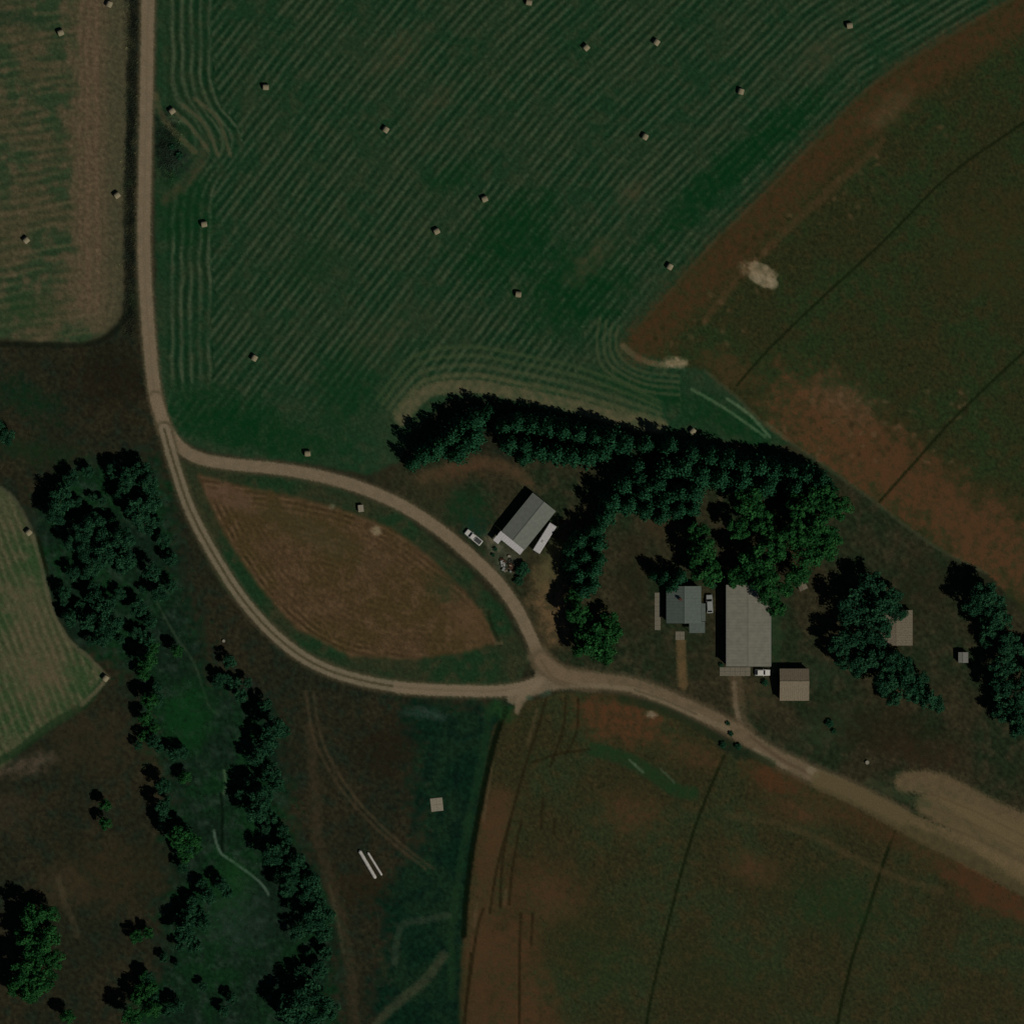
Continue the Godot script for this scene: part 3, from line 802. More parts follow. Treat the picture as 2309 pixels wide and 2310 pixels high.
# ---------------------------------------------------------------- weeds and grass tufts (uncountable)
func make_weeds() -> void:
	var st := new_st()
	for b in 7:
		var a := TAU * b / 7.0 + rng.randf() * 0.5
		var lean := 0.35 + 0.35 * rng.randf()
		var d := Vector3(cos(a), 0, sin(a))
		var s := d.cross(Vector3.UP) * 0.10
		var tip := d * lean + Vector3.UP * (0.5 + 0.5 * rng.randf())
		st.set_color(Color(1, 1, 1))
		tri(st, s, -s, tip)
		tri(st, d * 0.06 + s * 1.6, d * 0.06 - s * 1.6, d * (lean + 0.25) + Vector3.UP * 0.28)
	st.generate_normals()
	var tuft := st.commit()
	var spots := []
	# u, v ranges by kind of ground: how many tufts to try and how tall
	var tries := 130000
	for t in tries:
		var u := rng.randf_range(-60.0, 2370.0)
		var v := rng.randf_range(-60.0, 2370.0)
		var c := class_at(u, v)
		var p := 0.0
		var h := 0.35
		match c:
			0: p = 0.34
			7: p = 0.40; h = 0.4
			8: p = 0.30
			9: p = 0.30; h = 0.45
			10: p = 0.45; h = 0.5
			4, 5: p = 0.10; h = 0.3
			1: p = 0.03; h = 0.22
			6: p = 0.06; h = 0.25
			_: p = 0.0
		p *= clampf(0.6 + 1.4 * n_mid.get_noise_2d(u + 700.0, v), 0.05, 1.6)
		if rng.randf() < p:
			spots.append([u, v, h * rng.randf_range(0.6, 1.35)])
	for t in 2600:       # the rank strip beside the north lane
		var v := rng.randf_range(-60.0, 760.0)
		spots.append([297.0 + rng.randfn(0.0, 5.5) - 4.0 * ss(200.0, 500.0, v), v, rng.randf_range(0.4, 0.95)])
	for t in 500:
		spots.append([rng.randfn(385.0, 12.0), rng.randfn(340.0, 26.0), rng.randf_range(0.4, 1.0)])
	var mm := MultiMesh.new()
	mm.transform_format = MultiMesh.TRANSFORM_3D
	mm.use_colors = true
	mm.mesh = tuft
	mm.instance_count = spots.size()
	for i in spots.size():
		var s: Array = spots[i]
		var b := Basis(Vector3.UP, rng.randf() * TAU).scaled(Vector3(s[2], s[2] * rng.randf_range(0.7, 1.1), s[2]))
		mm.set_instance_transform(i, Transform3D(b, P(s[0], s[1], ground_at(s[0], s[1]) - 0.03)))
		var gi := clampi(roundi((s[0] - G0) / GS), 0, NV - 1)
		var gj := clampi(roundi((s[1] - G0) / GS), 0, NV - 1)
		var q := gj * NV + gi
		var f := rng.randf_range(0.85, 1.35)
		mm.set_instance_color(i, own(Color(cr[q] * f, cg[q] * f * 1.04, cb[q] * f)).srgb_to_linear())
	var ob := MultiMeshInstance3D.new()
	ob.name = "weeds"
	ob.multimesh = mm
	var m := StandardMaterial3D.new()
	m.vertex_color_use_as_albedo = true
	m.roughness = 0.9
	m.metallic_specular = 0.15
	m.cull_mode = BaseMaterial3D.CULL_DISABLED
	ob.material_override = m
	tag(ob, "tufts of grass and weeds over the pasture, verges and yard", "grass")
	ob.set_meta("kind", "stuff")
	add_child(ob)

# ---------------------------------------------------------------- buildings
# a sloping sheet roof with standing ribs: from the eave line to the ridge line, both running along z
func roof_slope(xe: float, ye: float, xr: float, yr: float, z0: float, z1: float, rib := 0.75, thick := 0.10) -> SurfaceTool:
	var st := new_st()
	var dn := Vector3(0, thick, 0)
	var a := Vector3(xe, ye, z0)
	var b := Vector3(xr, yr, z0)
	var c := Vector3(xr, yr, z1)
	var d := Vector3(xe, ye, z1)
	var ring := [a, b, c, d] if xe < xr else [b, a, d, c]
	hexa(st, ring.map(func(p): return p - dn), ring)
	var n := int((z1 - z0) / rib)
	for i in n + 1:
		var z := z0 + 0.04 + (z1 - z0 - 0.08) * i / n
		var w := 0.035
		var up := Vector3(0, 0.05, 0)
		var r := [Vector3(xe, ye - 0.004, z - w), Vector3(xr, yr - 0.004, z - w), Vector3(xr, yr - 0.004, z + w), Vector3(xe, ye - 0.004, z + w)]
		if xe > xr:
			r = [r[1], r[0], r[3], r[2]]
		hexa(st, r, r.map(func(p): return p + up))
	return st

func gable(called: String, label: String, at: Vector3, turn: float, wx: float, lz: float, eave: float, ridge: float, over: float, roof: Material, wall: Material, off := 0.0, rib := 0.75) -> Node3D:
	var t := thing(called, label, "building", at, turn)
	var hx := wx / 2 - over
	var hz := lz / 2 - over
	var th := 0.16
	var slope := (ridge - eave) / (wx / 2)
	var ye := eave + slope * over     # wall top just under the sheet
	for s in [-1.0, 1.0]:
		var st := new_st()
		bx(st, Vector3(s * (hx - th / 2), (ye - 0.14) / 2 - 0.1, 0), Vector3(th, ye - 0.14 + 0.2, hz * 2 - th * 2 - 0.004))
		obj("side_wall", st, wall, t)
	for s in [-1.0, 1.0]:
		var st := new_st()
		var z0: float = s * hz
		var z1: float = s * (hz - th)
		var prof := [Vector2(-hx, -0.2), Vector2(-hx, ye - 0.14), Vector2(off, ridge - 0.14), Vector2(hx, ye - 0.14), Vector2(hx, -0.2)]
		for f in [[z0, s], [z1, -s]]:
			for k in range(1, 4):
				var p0 := Vector3(prof[0].x, prof[0].y, f[0])
				var p1 := Vector3(prof[k].x, prof[k].y, f[0])
				var p2 := Vector3(prof[k + 1].x, prof[k + 1].y, f[0])
				if f[1] > 0:
					tri(st, p0, p1, p2)
				else:
					tri(st, p0, p2, p1)
		for k in 5:
			var q: Vector2 = prof[k]
			var w: Vector2 = prof[(k + 1) % 5]
			quad(st, Vector3(q.x, q.y, minf(z0, z1)), Vector3(q.x, q.y, maxf(z0, z1)), Vector3(w.x, w.y, maxf(z0, z1)), Vector3(w.x, w.y, minf(z0, z1)))
		obj("gable_wall", st, wall, t)
	obj("roof_slope", roof_slope(-wx / 2, eave, off - 0.005, ridge, -lz / 2, lz / 2, rib), roof, t)
	obj("roof_slope", roof_slope(wx / 2, eave, off + 0.005, ridge, -lz / 2, lz / 2, rib), roof, t)
	var cap := new_st()
	for s in [-1.0, 1.0]:
		var d := Vector3(off, ridge + 0.085, 0)
		var e := Vector3(off + s * 0.22, ridge + 0.085 - 0.22 * slope, 0)
		var zz := lz / 2 + 0.02
		var ring := [d + Vector3(0, 0, -zz), e + Vector3(0, 0, -zz), e + Vector3(0, 0, zz), d + Vector3(0, 0, zz)]
		if s < 0:
			ring = [ring[1], ring[0], ring[3], ring[2]]
		hexa(cap, ring.map(func(p): return p - Vector3(0, 0.03, 0)), ring)
	obj("ridge_cap", cap, roof, t)
	return t

# a door or window on a wall that faces +-x or +-z; at: middle of its foot or centre, on the wall face
func opening(parent: Node3D, called: String, at: Vector3, face: Vector3, w: float, h: float, m: Material, framed := true) -> MeshInstance3D:
	var along := Vector3(absf(face.z), 0, absf(face.x))
	var st := new_st()
	var size := along * w + Vector3(0, h, 0) + face.abs() * 0.05
	bx(st, at + face * 0.03 + Vector3(0, h / 2, 0), size)
	var ob := obj(called, st, m, parent)
	if framed:
		var fr := new_st()
		for s in [-1.0, 1.0]:
			bx(fr, at + face * 0.04 + along * s * (w / 2 + 0.05) + Vector3(0, h / 2, 0), along * 0.1 + Vector3(0, h + 0.2, 0) + face.abs() * 0.09)
		bx(fr, at + face * 0.04 + Vector3(0, h + 0.05, 0), along * (w - 0.004) + Vector3(0, 0.1, 0) + face.abs() * 0.09)
		if called == "window":
			bx(fr, at + face * 0.05 + Vector3(0, -0.05, 0), along * (w - 0.004) + Vector3(0, 0.1, 0) + face.abs() * 0.12)
			bx(fr, at + face * 0.04 + Vector3(0, h / 2, 0), along * 0.04 + Vector3(0, h - 0.004, 0) + face.abs() * 0.07)
		obj("frame", fr, M.trim, ob)
	else:
		var hd := new_st()
		bx(hd, at + face * 0.08 + along * (w * 0.4) + Vector3(0, 1.0, 0), along * 0.12 + Vector3(0, 0.05, 0) + face.abs() * 0.06)
		obj("handle", hd, M.steel, ob)
	return ob

func make_buildings() -> void:
	var X := Vector3.RIGHT
	var Z := Vector3.BACK
	# machine shed set at an angle to the lane: ridge runs south-west to north-east
	var turn := atan2(-0.63, 0.78)    # local +z points to the south-west
	var a := gable("machine_shed", "grey ridged metal shed set at an angle, white canopy on its end", P(1192, 1176), turn, 8.7, 14.6, 3.4, 4.5, 0.25, M.roof_grey, M.wall_white)
	opening(a, "sliding_door", Vector3(-1.2, 0, 7.05), Z, 3.4, 2.9, M.door, false)
	opening(a, "window", Vector3(4.1, 1.3, 2.0), X, 1.2, 0.9, M.glass)
	opening(a, "window", Vector3(4.1, 1.3, -3.0), X, 1.2, 0.9, M.glass)
	var cn := new_st()
	var e0 := 7.33
	hexa(cn, [Vector3(-4.6, 2.95, e0), Vector3(4.2, 2.95, e0), Vector3(4.2, 2.6, e0 + 1.9), Vector3(-4.6, 2.6, e0 + 1.9)], [Vector3(-4.6, 3.07, e0), Vector3(4.2, 3.07, e0), Vector3(4.2, 2.72, e0 + 1.9), Vector3(-4.6, 2.72, e0 + 1.9)])
	for i in 12:
		var x := -4.5 + 8.6 * i / 11.0
		hexa(cn, [Vector3(x - 0.03, 3.066, e0), Vector3(x + 0.03, 3.066, e0), Vector3(x + 0.03, 2.716, e0 + 1.9), Vector3(x - 0.03, 2.716, e0 + 1.9)], [Vector3(x - 0.03, 3.11, e0), Vector3(x + 0.03, 3.11, e0), Vector3(x + 0.03, 2.76, e0 + 1.9), Vector3(x - 0.03, 2.76, e0 + 1.9)])
	var canopy := obj("canopy", cn, M.white_metal, a)
	canopy.set_meta("label", "white sheet canopy across the end of the shed")
	var c2 := new_st()
	slab(c2, Vector3(-3.75, 2.52, e0 + 2.7), Vector3(1.9, 0.12, 1.58))
	obj("canopy_end", c2, M.white_metal, a)
	for x in [-4.4, -1.5, 1.4, 4.0]:
		var ps := new_st()
		bx(ps, Vector3(x, 1.2, e0 + 1.75), Vector3(0.12, 2.78, 0.12))
		obj("post", ps, M.trim, a)
	for z in [2.6, 3.36]:
		var ps := new_st()
		bx(ps, Vector3(-4.55, 1.16, e0 + z - 0.05), Vector3(0.1, 2.6, 0.1))
		obj("post", ps, M.trim, a)

	# farmhouse: main block with the ridge running north to south, and a wing to the south-east
	var hs := gable("farmhouse", "farmhouse with pale grey-green ridged roof, left of the long barn", P(1541, 1364), 0.0, 10.2, 10.9, 3.0, 5.0, 0.4, M.roof_house, M.wall_white, 0.2, 0.9)
	var wg := new_st()
	slab(wg, Vector3(3.9, 2.92, 6.6), Vector3(4.6, 0.16, 3.3))
	obj("porch_roof", wg, M.roof_house, hs)
	var wgl := new_st()
	slab(wgl, Vector3(5.75, 2.75, 2.2), Vector3(1.2, 0.14, 5.2))
	obj("side_porch_roof", wgl, M.roof_house, hs)
	for p in [Vector3(1.8, 1.3, 8.0), Vector3(6.0, 1.3, 8.0), Vector3(6.15, 1.24, 4.5), Vector3(6.15, 1.24, -0.1)]:
		var ps := new_st()
		bx(ps, p, Vector3(0.14, 2.88 if p.z > 5 else 2.72, 0.14))
		obj("porch_post", ps, M.trim, hs)
	var ch := new_st()
	bx(ch, Vector3(-1.0, 4.85, -1.6), Vector3(0.7, 1.5, 0.6))
	bx(ch, Vector3(-1.0, 5.64, -1.6), Vector3(0.82, 0.12, 0.72))
	obj("chimney", ch, M.brick, hs)
	opening(hs, "door", Vector3(-0.9, 0.1, 5.05), Z, 1.0, 2.1, M.wall_wood, true)
	for w in [[Vector3(-3.2, 0.95, 5.05), Z], [Vector3(-4.7, 0.95, 2.4), -X], [Vector3(-4.7, 0.95, -2.0), -X], [Vector3(4.7, 0.95, -2.6), X], [Vector3(4.7, 0.95, 2.4), X], [Vector3(-2.0, 0.95, -5.05), -Z], [Vector3(2.2, 0.95, -5.05), -Z]]:
		opening(hs, "window", w[0], w[1], 1.1, 1.2, M.glass)

	# long barn with a low pitched pale roof
	var bn := gable("barn", "long barn with pale beige metal roof, largest building in the yard", P(1686.5, 1411), 0.0, 12.9, 23.9, 4.4, 4.7, 0.2, M.roof_barn, M.wall_grey, 0.0, 0.9)
	opening(bn, "sliding_door", Vector3(-2.6, 0, 11.75), Z, 4.6, 3.6, M.door, false)
	opening(bn, "door", Vector3(-6.25, 0, 7.0), -X, 1.1, 2.1, M.door, true)
	for z in [-8.0, -3.0, 2.0]:
		opening(bn, "window", Vector3(6.25, 1.9, z), X, 1.3, 0.8, M.glass)
		opening(bn, "window", Vector3(-6.25, 1.9, z), -X, 1.3, 0.8, M.glass)
	for s in [-1.0, 1.0]:
		var gt := new_st()
		bx(gt, Vector3(s * 6.52, 4.27, 0), Vector3(0.13, 0.12, 23.9))
		obj("gutter", gt, M.steel, bn)

	# small shed south-east of the barn, ridge running west to east
	var sd := gable("small_shed", "small square tan-roofed shed just south-east of the long barn", P(1790, 1544), PI / 2, 9.4, 8.6, 2.9, 4.7, 0.25, M.roof_tan, M.wall_wood, 0.95, 0.6)
	opening(sd, "door", Vector3(-4.45, 0, 0.8), -X, 1.8, 2.1, M.door, true)
	opening(sd, "window", Vector3(-4.45, 1.0, -2.4), -X, 0.9, 0.9, M.glass)
	# shed half hidden under the trees in the east
	var es := gable("tree_covered_shed", "faded tan shed half hidden beneath trees in the east", P(2020, 1416), 0.0, 9.4, 10.4, 2.6, 3.1, 0.25, M.roof_faded, M.wall_wood, 0.0, 0.7)
	opening(es, "door", Vector3(-1.5, 0, 4.95), Z, 2.0, 2.1, M.door, true)
	opening(es, "window", Vector3(4.45, 1.0, 1.0), X, 0.9, 0.8, M.glass)
	# little hut by the eastern tree row
	var ph := gable("hut", "tiny grey hut standing by the easternmost row of trees", P(2170.5, 1483), 0.0, 2.9, 3.1, 2.1, 2.35, 0.1, M.wall_grey, M.wall_wood, 0.0, 0.5)
	opening(ph, "door", Vector3(0.0, 0, 1.45), Z, 0.8, 1.8, M.door, true)
	var sh := gable("lean_shed", "small pale green-grey hut at the edge of the big trees", P(1808, 1321), 0.4, 2.5, 2.7, 2.0, 2.25, 0.1, M.roof_faded, M.wall_wood, 0.0, 0.5)
	opening(sh, "door", Vector3(0.0, 0, 1.25), Z, 0.8, 1.7, M.door, true)

	# hard standings
	pavers("house_walkway", "narrow pale concrete walk along the west side of the farmhouse", P(1482.5, 1379), 1.75, 11.0, 1, 8, M.concrete)
	pavers("house_step", "small pale concrete pad before the farmhouse door", P(1533, 1434), 2.7, 2.5, 2, 2, M.concrete)
	pavers("barn_apron", "pale concrete apron at the south end of the long barn", P(1657, 1515), 9.0, 2.6, 6, 2, M.concrete)
	var pad := pavers("concrete_pad", "square pale concrete pad alone in the dark green meadow", P(985, 1815), 3.6, 3.9, 2, 2, M.concrete_pale)
	pad.rotation.y = deg_to_rad(6.0)

func pavers(called: String, label: String, at: Vector3, w: float, l: float, nx: int, nz: int, m: Material) -> Node3D:
	var t := thing(called, label, "pavement", at)
	var sx := w / nx
	var sz := l / nz
	for i in nx:
		for j in nz:
			var st := new_st()
			slab(st, Vector3(-w / 2 + sx * (i + 0.5), 0.02 + rng.randf_range(-0.012, 0.012), -l / 2 + sz * (j + 0.5)), Vector3(sx - 0.03, 0.24, sz - 0.03), 0.02)
			obj("slab", st, m, t)
	return t

# ---------------------------------------------------------------- trees
var crown_broad := []
var crown_dark := []
var crown_conifer := []
var trunk_mesh: ArrayMesh

func leaf_quad(st: SurfaceTool, p: Vector3, n: Vector3, s: float, c: Color) -> void:
	var t := n.cross(Vector3(rng.randf() - 0.5, rng.randf() - 0.5, rng.randf() - 0.5)).normalized()
	var b := n.cross(t)
	st.set_color(c)
	var w := s * rng.randf_range(0.55, 0.9)
	quad(st, p - t * s, p - b * w, p + t * s, p + b * w)

# a broadleaf crown of unit radius round its own middle: clumps of leaves on limbs, with gaps between them
func broad_crown(sd: int, tall: float, count: int, c0: Color, c1: Color) -> ArrayMesh:
	rng.seed = sd
	var st := new_st()
	var lobes := []
	for i in 17:
		var a := TAU * (i * 0.382 + rng.randf() * 0.16)
		var r := sqrt((i + 0.4) / 17.0) * 0.78
		var y := (1.0 - r * r) * tall * rng.randf_range(0.15, 1.1) - 0.2 * tall
		lobes.append([Vector3(cos(a) * r, y, sin(a) * r), rng.randf_range(0.17, 0.34), rng.randf()])
	for i in 6:
		var a := TAU * rng.randf()
		lobes.append([Vector3(cos(a) * 0.55, -0.45 * tall * rng.randf(), sin(a) * 0.55), rng.randf_range(0.26, 0.36), rng.randf()])
	for i in count:
		var L: Array = lobes[rng.randi() % lobes.size()]
		var d := Vector3(rng.randfn(), rng.randfn() * 0.9 + 0.25, rng.randfn()).normalized()
		var rr: float = L[1] * pow(rng.randf(), 0.28) * rng.randf_range(0.85, 1.18)
		var p: Vector3 = L[0] + Vector3(d.x, d.y * 0.85, d.z) * rr
		var n := (d + Vector3(rng.randfn(), rng.randfn(), rng.randfn()) * 0.55 + Vector3(0, 0.35, 0)).normalized()
		var c := c0.lerp(c1, clampf(L[2] * 0.7 + rng.randf() * 0.5 - 0.1, 0.0, 1.0))
		c = c * rng.randf_range(0.82, 1.15)
		leaf_quad(st, p, n, rng.randf_range(0.045, 0.085), c)
	st.generate_normals()
	return st.commit()

# a conifer crown of unit radius and unit height standing on its foot: rising whorls of short sprays, shaggy at the rim
func conifer_crown(sd: int, c0: Color, c1: Color) -> ArrayMesh:
	rng.seed = sd
	var st := new_st()
	var boughs := []
	var levels := 13
	for l in levels:
		var f := (l + 0.2) / levels
		var n := int(lerpf(10.0, 4.0, f))
		for k in n:
			var a := TAU * (k + rng.randf() * 0.8) / n + l * 1.3
			boughs.append([a, f, (pow(1.0 - f, 0.42) + 0.01) * rng.randf_range(0.74, 1.12), rng.randf()])
	for b in boughs:
		var d := Vector3(cos(b[0]), 0, sin(b[0]))
		var side := Vector3(-d.z, 0, d.x)
		for s in int(6.0 + 20.0 * b[2]):
			var q := pow(rng.randf(), 0.65)
			var w: float = b[2] * 0.26 * (1.15 - q) * rng.randfn()
			var p: Vector3 = d * b[2] * q + side * w + Vector3(0, 0.03 + 0.93 * b[1] + rng.randf_range(-0.02, 0.03) - 0.06 * q * b[2], 0)
			var nn := (Vector3(0, 0.8, 0) + d * 0.6 + Vector3(rng.randfn(), rng.randfn() * 0.6, rng.randfn()) * 0.5).normalized()
			var c := c0.lerp(c1, clampf(b[3] * 0.6 + rng.randf() * 0.5, 0.0, 1.0)) * rng.randf_range(0.85, 1.15)
			leaf_quad(st, p, nn, rng.randf_range(0.05, 0.085), c)
	for k in 10:
		leaf_quad(st, Vector3(0, 0.9 + 0.01 * k, 0), Vector3(rng.randfn(), 0.6, rng.randfn()).normalized(), 0.05, c1)
	st.generate_normals()
	return st.commit()

func make_trunk() -> ArrayMesh:
	var st := new_st()
	var pts := [Vector3(0, -0.04, 0), Vector3(0.015, 0.3, 0.01), Vector3(-0.01, 0.62, 0.015), Vector3(0.01, 0.95, 0.0)]
	var rad := [0.040, 0.030, 0.021, 0.008]
	for i in 3:
		tube(st, pts[i], pts[i + 1], rad[i], rad[i + 1], 8, i == 2)
	for k in 6:
		var a := TAU * k * 0.39
		var y := 0.34 + 0.08 * k
		var d := Vector3(cos(a), 0.75, sin(a)).normalized()
		tube(st, Vector3(0, y, 0), Vector3(0, y, 0) + d * (0.34 - 0.03 * k), 0.016, 0.005, 5)
	st.generate_normals()
	return st.commit()

func ordinal(n: int) -> String:
	var w := ["first", "second", "third", "fourth", "fifth", "sixth", "seventh", "eighth", "ninth", "tenth", "eleventh", "twelfth", "thirteenth", "fourteenth", "fifteenth", "sixteenth", "seventeenth", "eighteenth", "nineteenth", "twentieth"]
	if n < 20:
		return w[n]
	return ["twenty", "thirty", "forty"][(n + 1) / 10 - 2] + ("-" + w[(n + 1) % 10 - 1] if (n + 1) % 10 else "th")

# kind: 0 conifer, 1 bright broadleaf, 2 dark broadleaf
func grove(kind: int, words: String, where: String, by_v: bool, group: String, spots: Array) -> void:
	var list := []
	for i in range(0, spots.size(), 3):
		list.append([spots[i], spots[i + 1], spots[i + 2]])
	list.sort_custom(func(a, b): return a[1 if by_v else 0] < b[1 if by_v else 0])
	for i in list.size():
		var s: Array = list[i]
		var r: float = s[2] * S * rng.randf_range(1.02, 1.22)
		if kind == 0:
			r *= 1.08
		var label := "%s, %s from the %s %s" % [words, ordinal(i), "north" if by_v else "west", where]
		var t := thing("conifer_tree" if kind == 0 else "broadleaf_tree", label, "tree", P(s[0], s[1], -0.03), 0.0, group)
		var high := 0.0
		var cr_ := MeshInstance3D.new()
		cr_.name = "crown"
		cr_.material_override = M.leaf
		var turn := rng.randf() * TAU
		if kind == 0:
			high = clampf(r * 2.6 + 2.6, 4.0, 13.0) * rng.randf_range(0.88, 1.12)
			cr_.mesh = crown_conifer[rng.randi() % crown_conifer.size()]
			cr_.transform = Transform3D(Basis(Vector3.UP, turn).scaled(Vector3(r, high, r)), Vector3(0, 0.2, 0))
		else:
			high = clampf(r * 2.15 + 1.4 + 2.4 * ss(2.0, 4.0, r), 2.2, 14.5) * rng.randf_range(0.84, 1.18)
			var rv := minf(r * 1.25, high * 0.47)
			var set_: Array = crown_broad if kind == 1 else crown_dark
			cr_.mesh = set_[rng.randi() % set_.size()]
			cr_.transform = Transform3D(Basis(Vector3.UP, turn).scaled(Vector3(r, rv, r)), Vector3(0, high - rv, 0))
		var tr := MeshInstance3D.new()
		tr.name = "trunk"
		tr.mesh = trunk_mesh
		tr.material_override = M.bark
		var th := high * (0.93 if kind == 0 else 0.85)
		var tw := th * (0.75 if kind == 0 else 1.0)
		tr.transform = Transform3D(Basis(Vector3.UP, turn).scaled(Vector3(tw * (0.5 if kind == 0 else 1.0), th, tw * (0.5 if kind == 0 else 1.0))), Vector3.ZERO)
		t.add_child(tr)
		t.add_child(cr_)

func make_trees() -> void:
	var seed0 := rng.seed
	for i in 4:
		crown_broad.append(broad_crown(100 + i, 0.8, 2600, col(13, 40, 18), col(31, 66, 31)))
	for i in 4:
		crown_dark.append(broad_crown(200 + i, 0.8, 2400, col(13, 36, 23), col(31, 59, 38)))
	for i in 4:
		crown_conifer.append(conifer_crown(300 + i, col(15, 42, 27), col(32, 67, 43)))
	trunk_mesh = make_trunk()
	rng.seed = 77
	var wb := "windbreak conifers"
	grove(0, "dark green conifer", "in the short windbreak north of the lane", false, wb, [930, 1046, 18, 955, 1024, 24, 985, 1010, 28, 1012, 990, 30, 1042, 968, 30, 1072, 948, 30, 1098, 932, 20, 1032, 1022, 24, 1064, 990, 28])
	grove(0, "blue-green conifer", "in the middle windbreak by the hay field", false, wb, [1135, 965, 26, 1165, 955, 30, 1200, 960, 30, 1235, 965, 30, 1270, 972, 30, 1305, 980, 30, 1340, 988, 30, 1375, 992, 30, 1405, 1002, 28, 1150, 1000, 28, 1185, 1005, 26, 1220, 1015, 26, 1255, 1020, 28, 1290, 1025, 28, 1325, 1028, 26, 1182, 1032, 18, 1355, 1018, 24])
	grove(0, "dark conifer", "in the eastern windbreak above the farmhouse", false, wb, [1455, 1004, 24, 1508, 1008, 26, 1558, 1022, 24, 1600, 1030, 28, 1640, 1038, 30, 1675, 1050, 28, 1710, 1055, 30, 1745, 1062, 30, 1780, 1066, 30, 1815, 1072, 28, 1845, 1086, 25, 1866, 1106, 20, 1540, 1052, 34, 1500, 1060, 34, 1578, 1072, 34, 1622, 1078, 30, 1670, 1086, 30, 1728, 1096, 28, 1790, 1098, 25])
	grove(0, "teal conifer", "down the row beside the angled shed", true, wb, [1432, 1058, 28, 1405, 1095, 30, 1380, 1130, 28, 1365, 1162, 26, 1350, 1190, 18, 1450, 1110, 30, 1482, 1092, 30, 1500, 1130, 30, 1460, 1148, 26, 1532, 1110, 28, 1418, 1136, 24, 1306, 1218, 22, 1290, 1238, 22, 1314, 1256, 24, 1286, 1276, 20, 1302, 1302, 24, 1334, 1288, 20, 1330, 1202, 20, 1345, 1226, 22, 1332, 1322, 20, 1310, 1332, 22, 1350, 1262, 18, 1560, 1112, 26, 1530, 1150, 22, 1490, 1164, 20, 1560, 1148, 20, 1440, 1080, 24])
	grove(0, "small dark conifer", "behind the farmhouse", false, "conifers behind the farmhouse", [1495, 1302, 20, 1476, 1296, 13, 1514, 1322, 18, 1530, 1302, 18])
	grove(1, "bright green broadleaf tree", "in the clump between lane and farmhouse", true, "trees west of the farmhouse", [1340, 1448, 40, 1376, 1404, 24, 1318, 1412, 26, 1292, 1346, 20, 1364, 1444, 28, 1308, 1462, 22, 1366, 1474, 24, 1386, 1428, 20, 1300, 1384, 24])
	grove(1, "bright green broadleaf tree", "in the big grove behind the barn", false, "grove behind the barn", [1580, 1242, 36, 1592, 1288, 36, 1574, 1204, 26, 1690, 1138, 36, 1722, 1182, 32, 1664, 1192, 26, 1700, 1272, 44, 1662, 1302, 28, 1722, 1308, 30, 1742, 1232, 34, 1800, 1144, 30, 1850, 1134, 42, 1888, 1144, 30, 1842, 1194, 36, 1868, 1214, 28, 1822, 1252, 32, 1858, 1242, 28, 1790, 1202, 34, 1796, 1296, 26, 1768, 1326, 22, 1730, 1340, 26, 1750, 1372, 20])
	grove(2, "dark green broadleaf tree", "in the grove around the half hidden shed", false, "grove around the half hidden shed", [1960, 1322, 38, 1922, 1372, 36, 1975, 1372, 40, 2008, 1348, 26, 2020, 1382, 20, 1930, 1430, 36, 1976, 1424, 34, 1892, 1452, 26, 1902, 1490, 22, 1960, 1482, 28, 1998, 1494, 32, 2030, 1504, 30, 1990, 1540, 28, 2040, 1546, 36, 2074, 1532, 20, 2012, 1574, 18, 2080, 1570, 26, 2110, 1588, 22, 1930, 1502, 22])
	grove(2, "dark broadleaf tree", "in the tree row along the east edge", true, "trees along the east edge", [2215, 1342, 36, 2190, 1366, 26, 2240, 1372, 28, 2230, 1412, 30, 2260, 1402, 24, 2270, 1452, 28, 2222, 1442, 18, 2256, 1502, 28, 2290, 1482, 34, 2300, 1552, 38, 2252, 1552, 26, 2262, 1602, 30, 2300, 1632, 34, 2290, 1592, 28, 2334, 1500, 38])
	grove(2, "dark riverside tree", "in the wood between creek field and lane", true, "creekside wood", [140, 1130, 28, 165, 1088, 15, 130, 1164, 22, 108, 1146, 15, 262, 1066, 18, 292, 1072, 22, 322, 1062, 22, 340, 1092, 22, 282, 1102, 20, 346, 1132, 24, 316, 1152, 28, 332, 1182, 24, 216, 1180, 26, 192, 1200, 24, 250, 1190, 22, 240, 1216, 26, 282, 1216, 28, 202, 1240, 26, 240, 1252, 26, 286, 1260, 26, 166, 1226, 18, 212, 1276, 24, 370, 1220, 18, 386, 1260, 18, 346, 1290, 20, 242, 1370, 28, 216, 1350, 20, 252, 1410, 26, 202, 1400, 24, 162, 1390, 18, 316, 1370, 20, 340, 1402, 18, 232, 1440, 20, 362, 1340, 18, 272, 1340, 16])
	rng.seed = 4242
	var infill := []
	var floor_ := pv([130, 1075, 250, 1045, 335, 1045, 372, 1130, 390, 1240, 395, 1330, 410, 1420, 370, 1450, 300, 1440, 220, 1460, 165, 1420, 125, 1330, 108, 1230, 95, 1160])
	while infill.size() < 36 * 3:
		var q := Vector2(rng.randf_range(90, 420), rng.randf_range(1040, 1470))
		if Geometry2D.is_point_in_polygon(q, floor_):
			infill.append_array([q.x, q.y, rng.randf_range(9.0, 17.0)])
	grove(2, "low tree", "under the tall trees of the creekside wood", true, "low trees in the creekside wood", infill)
	grove(1, "green riverside tree", "on the west bank of the creek", true, "trees on the west creek bank", [336, 1490, 22, 326, 1520, 16, 346, 1460, 15, 402, 1468, 14, 340, 1580, 20, 330, 1620, 18, 350, 1642, 13, 326, 1660, 15, 418, 1752, 15, 410, 1888, 28, 440, 1902, 20, 420, 1926, 20, 240, 1815, 14, 240, 1856, 15])
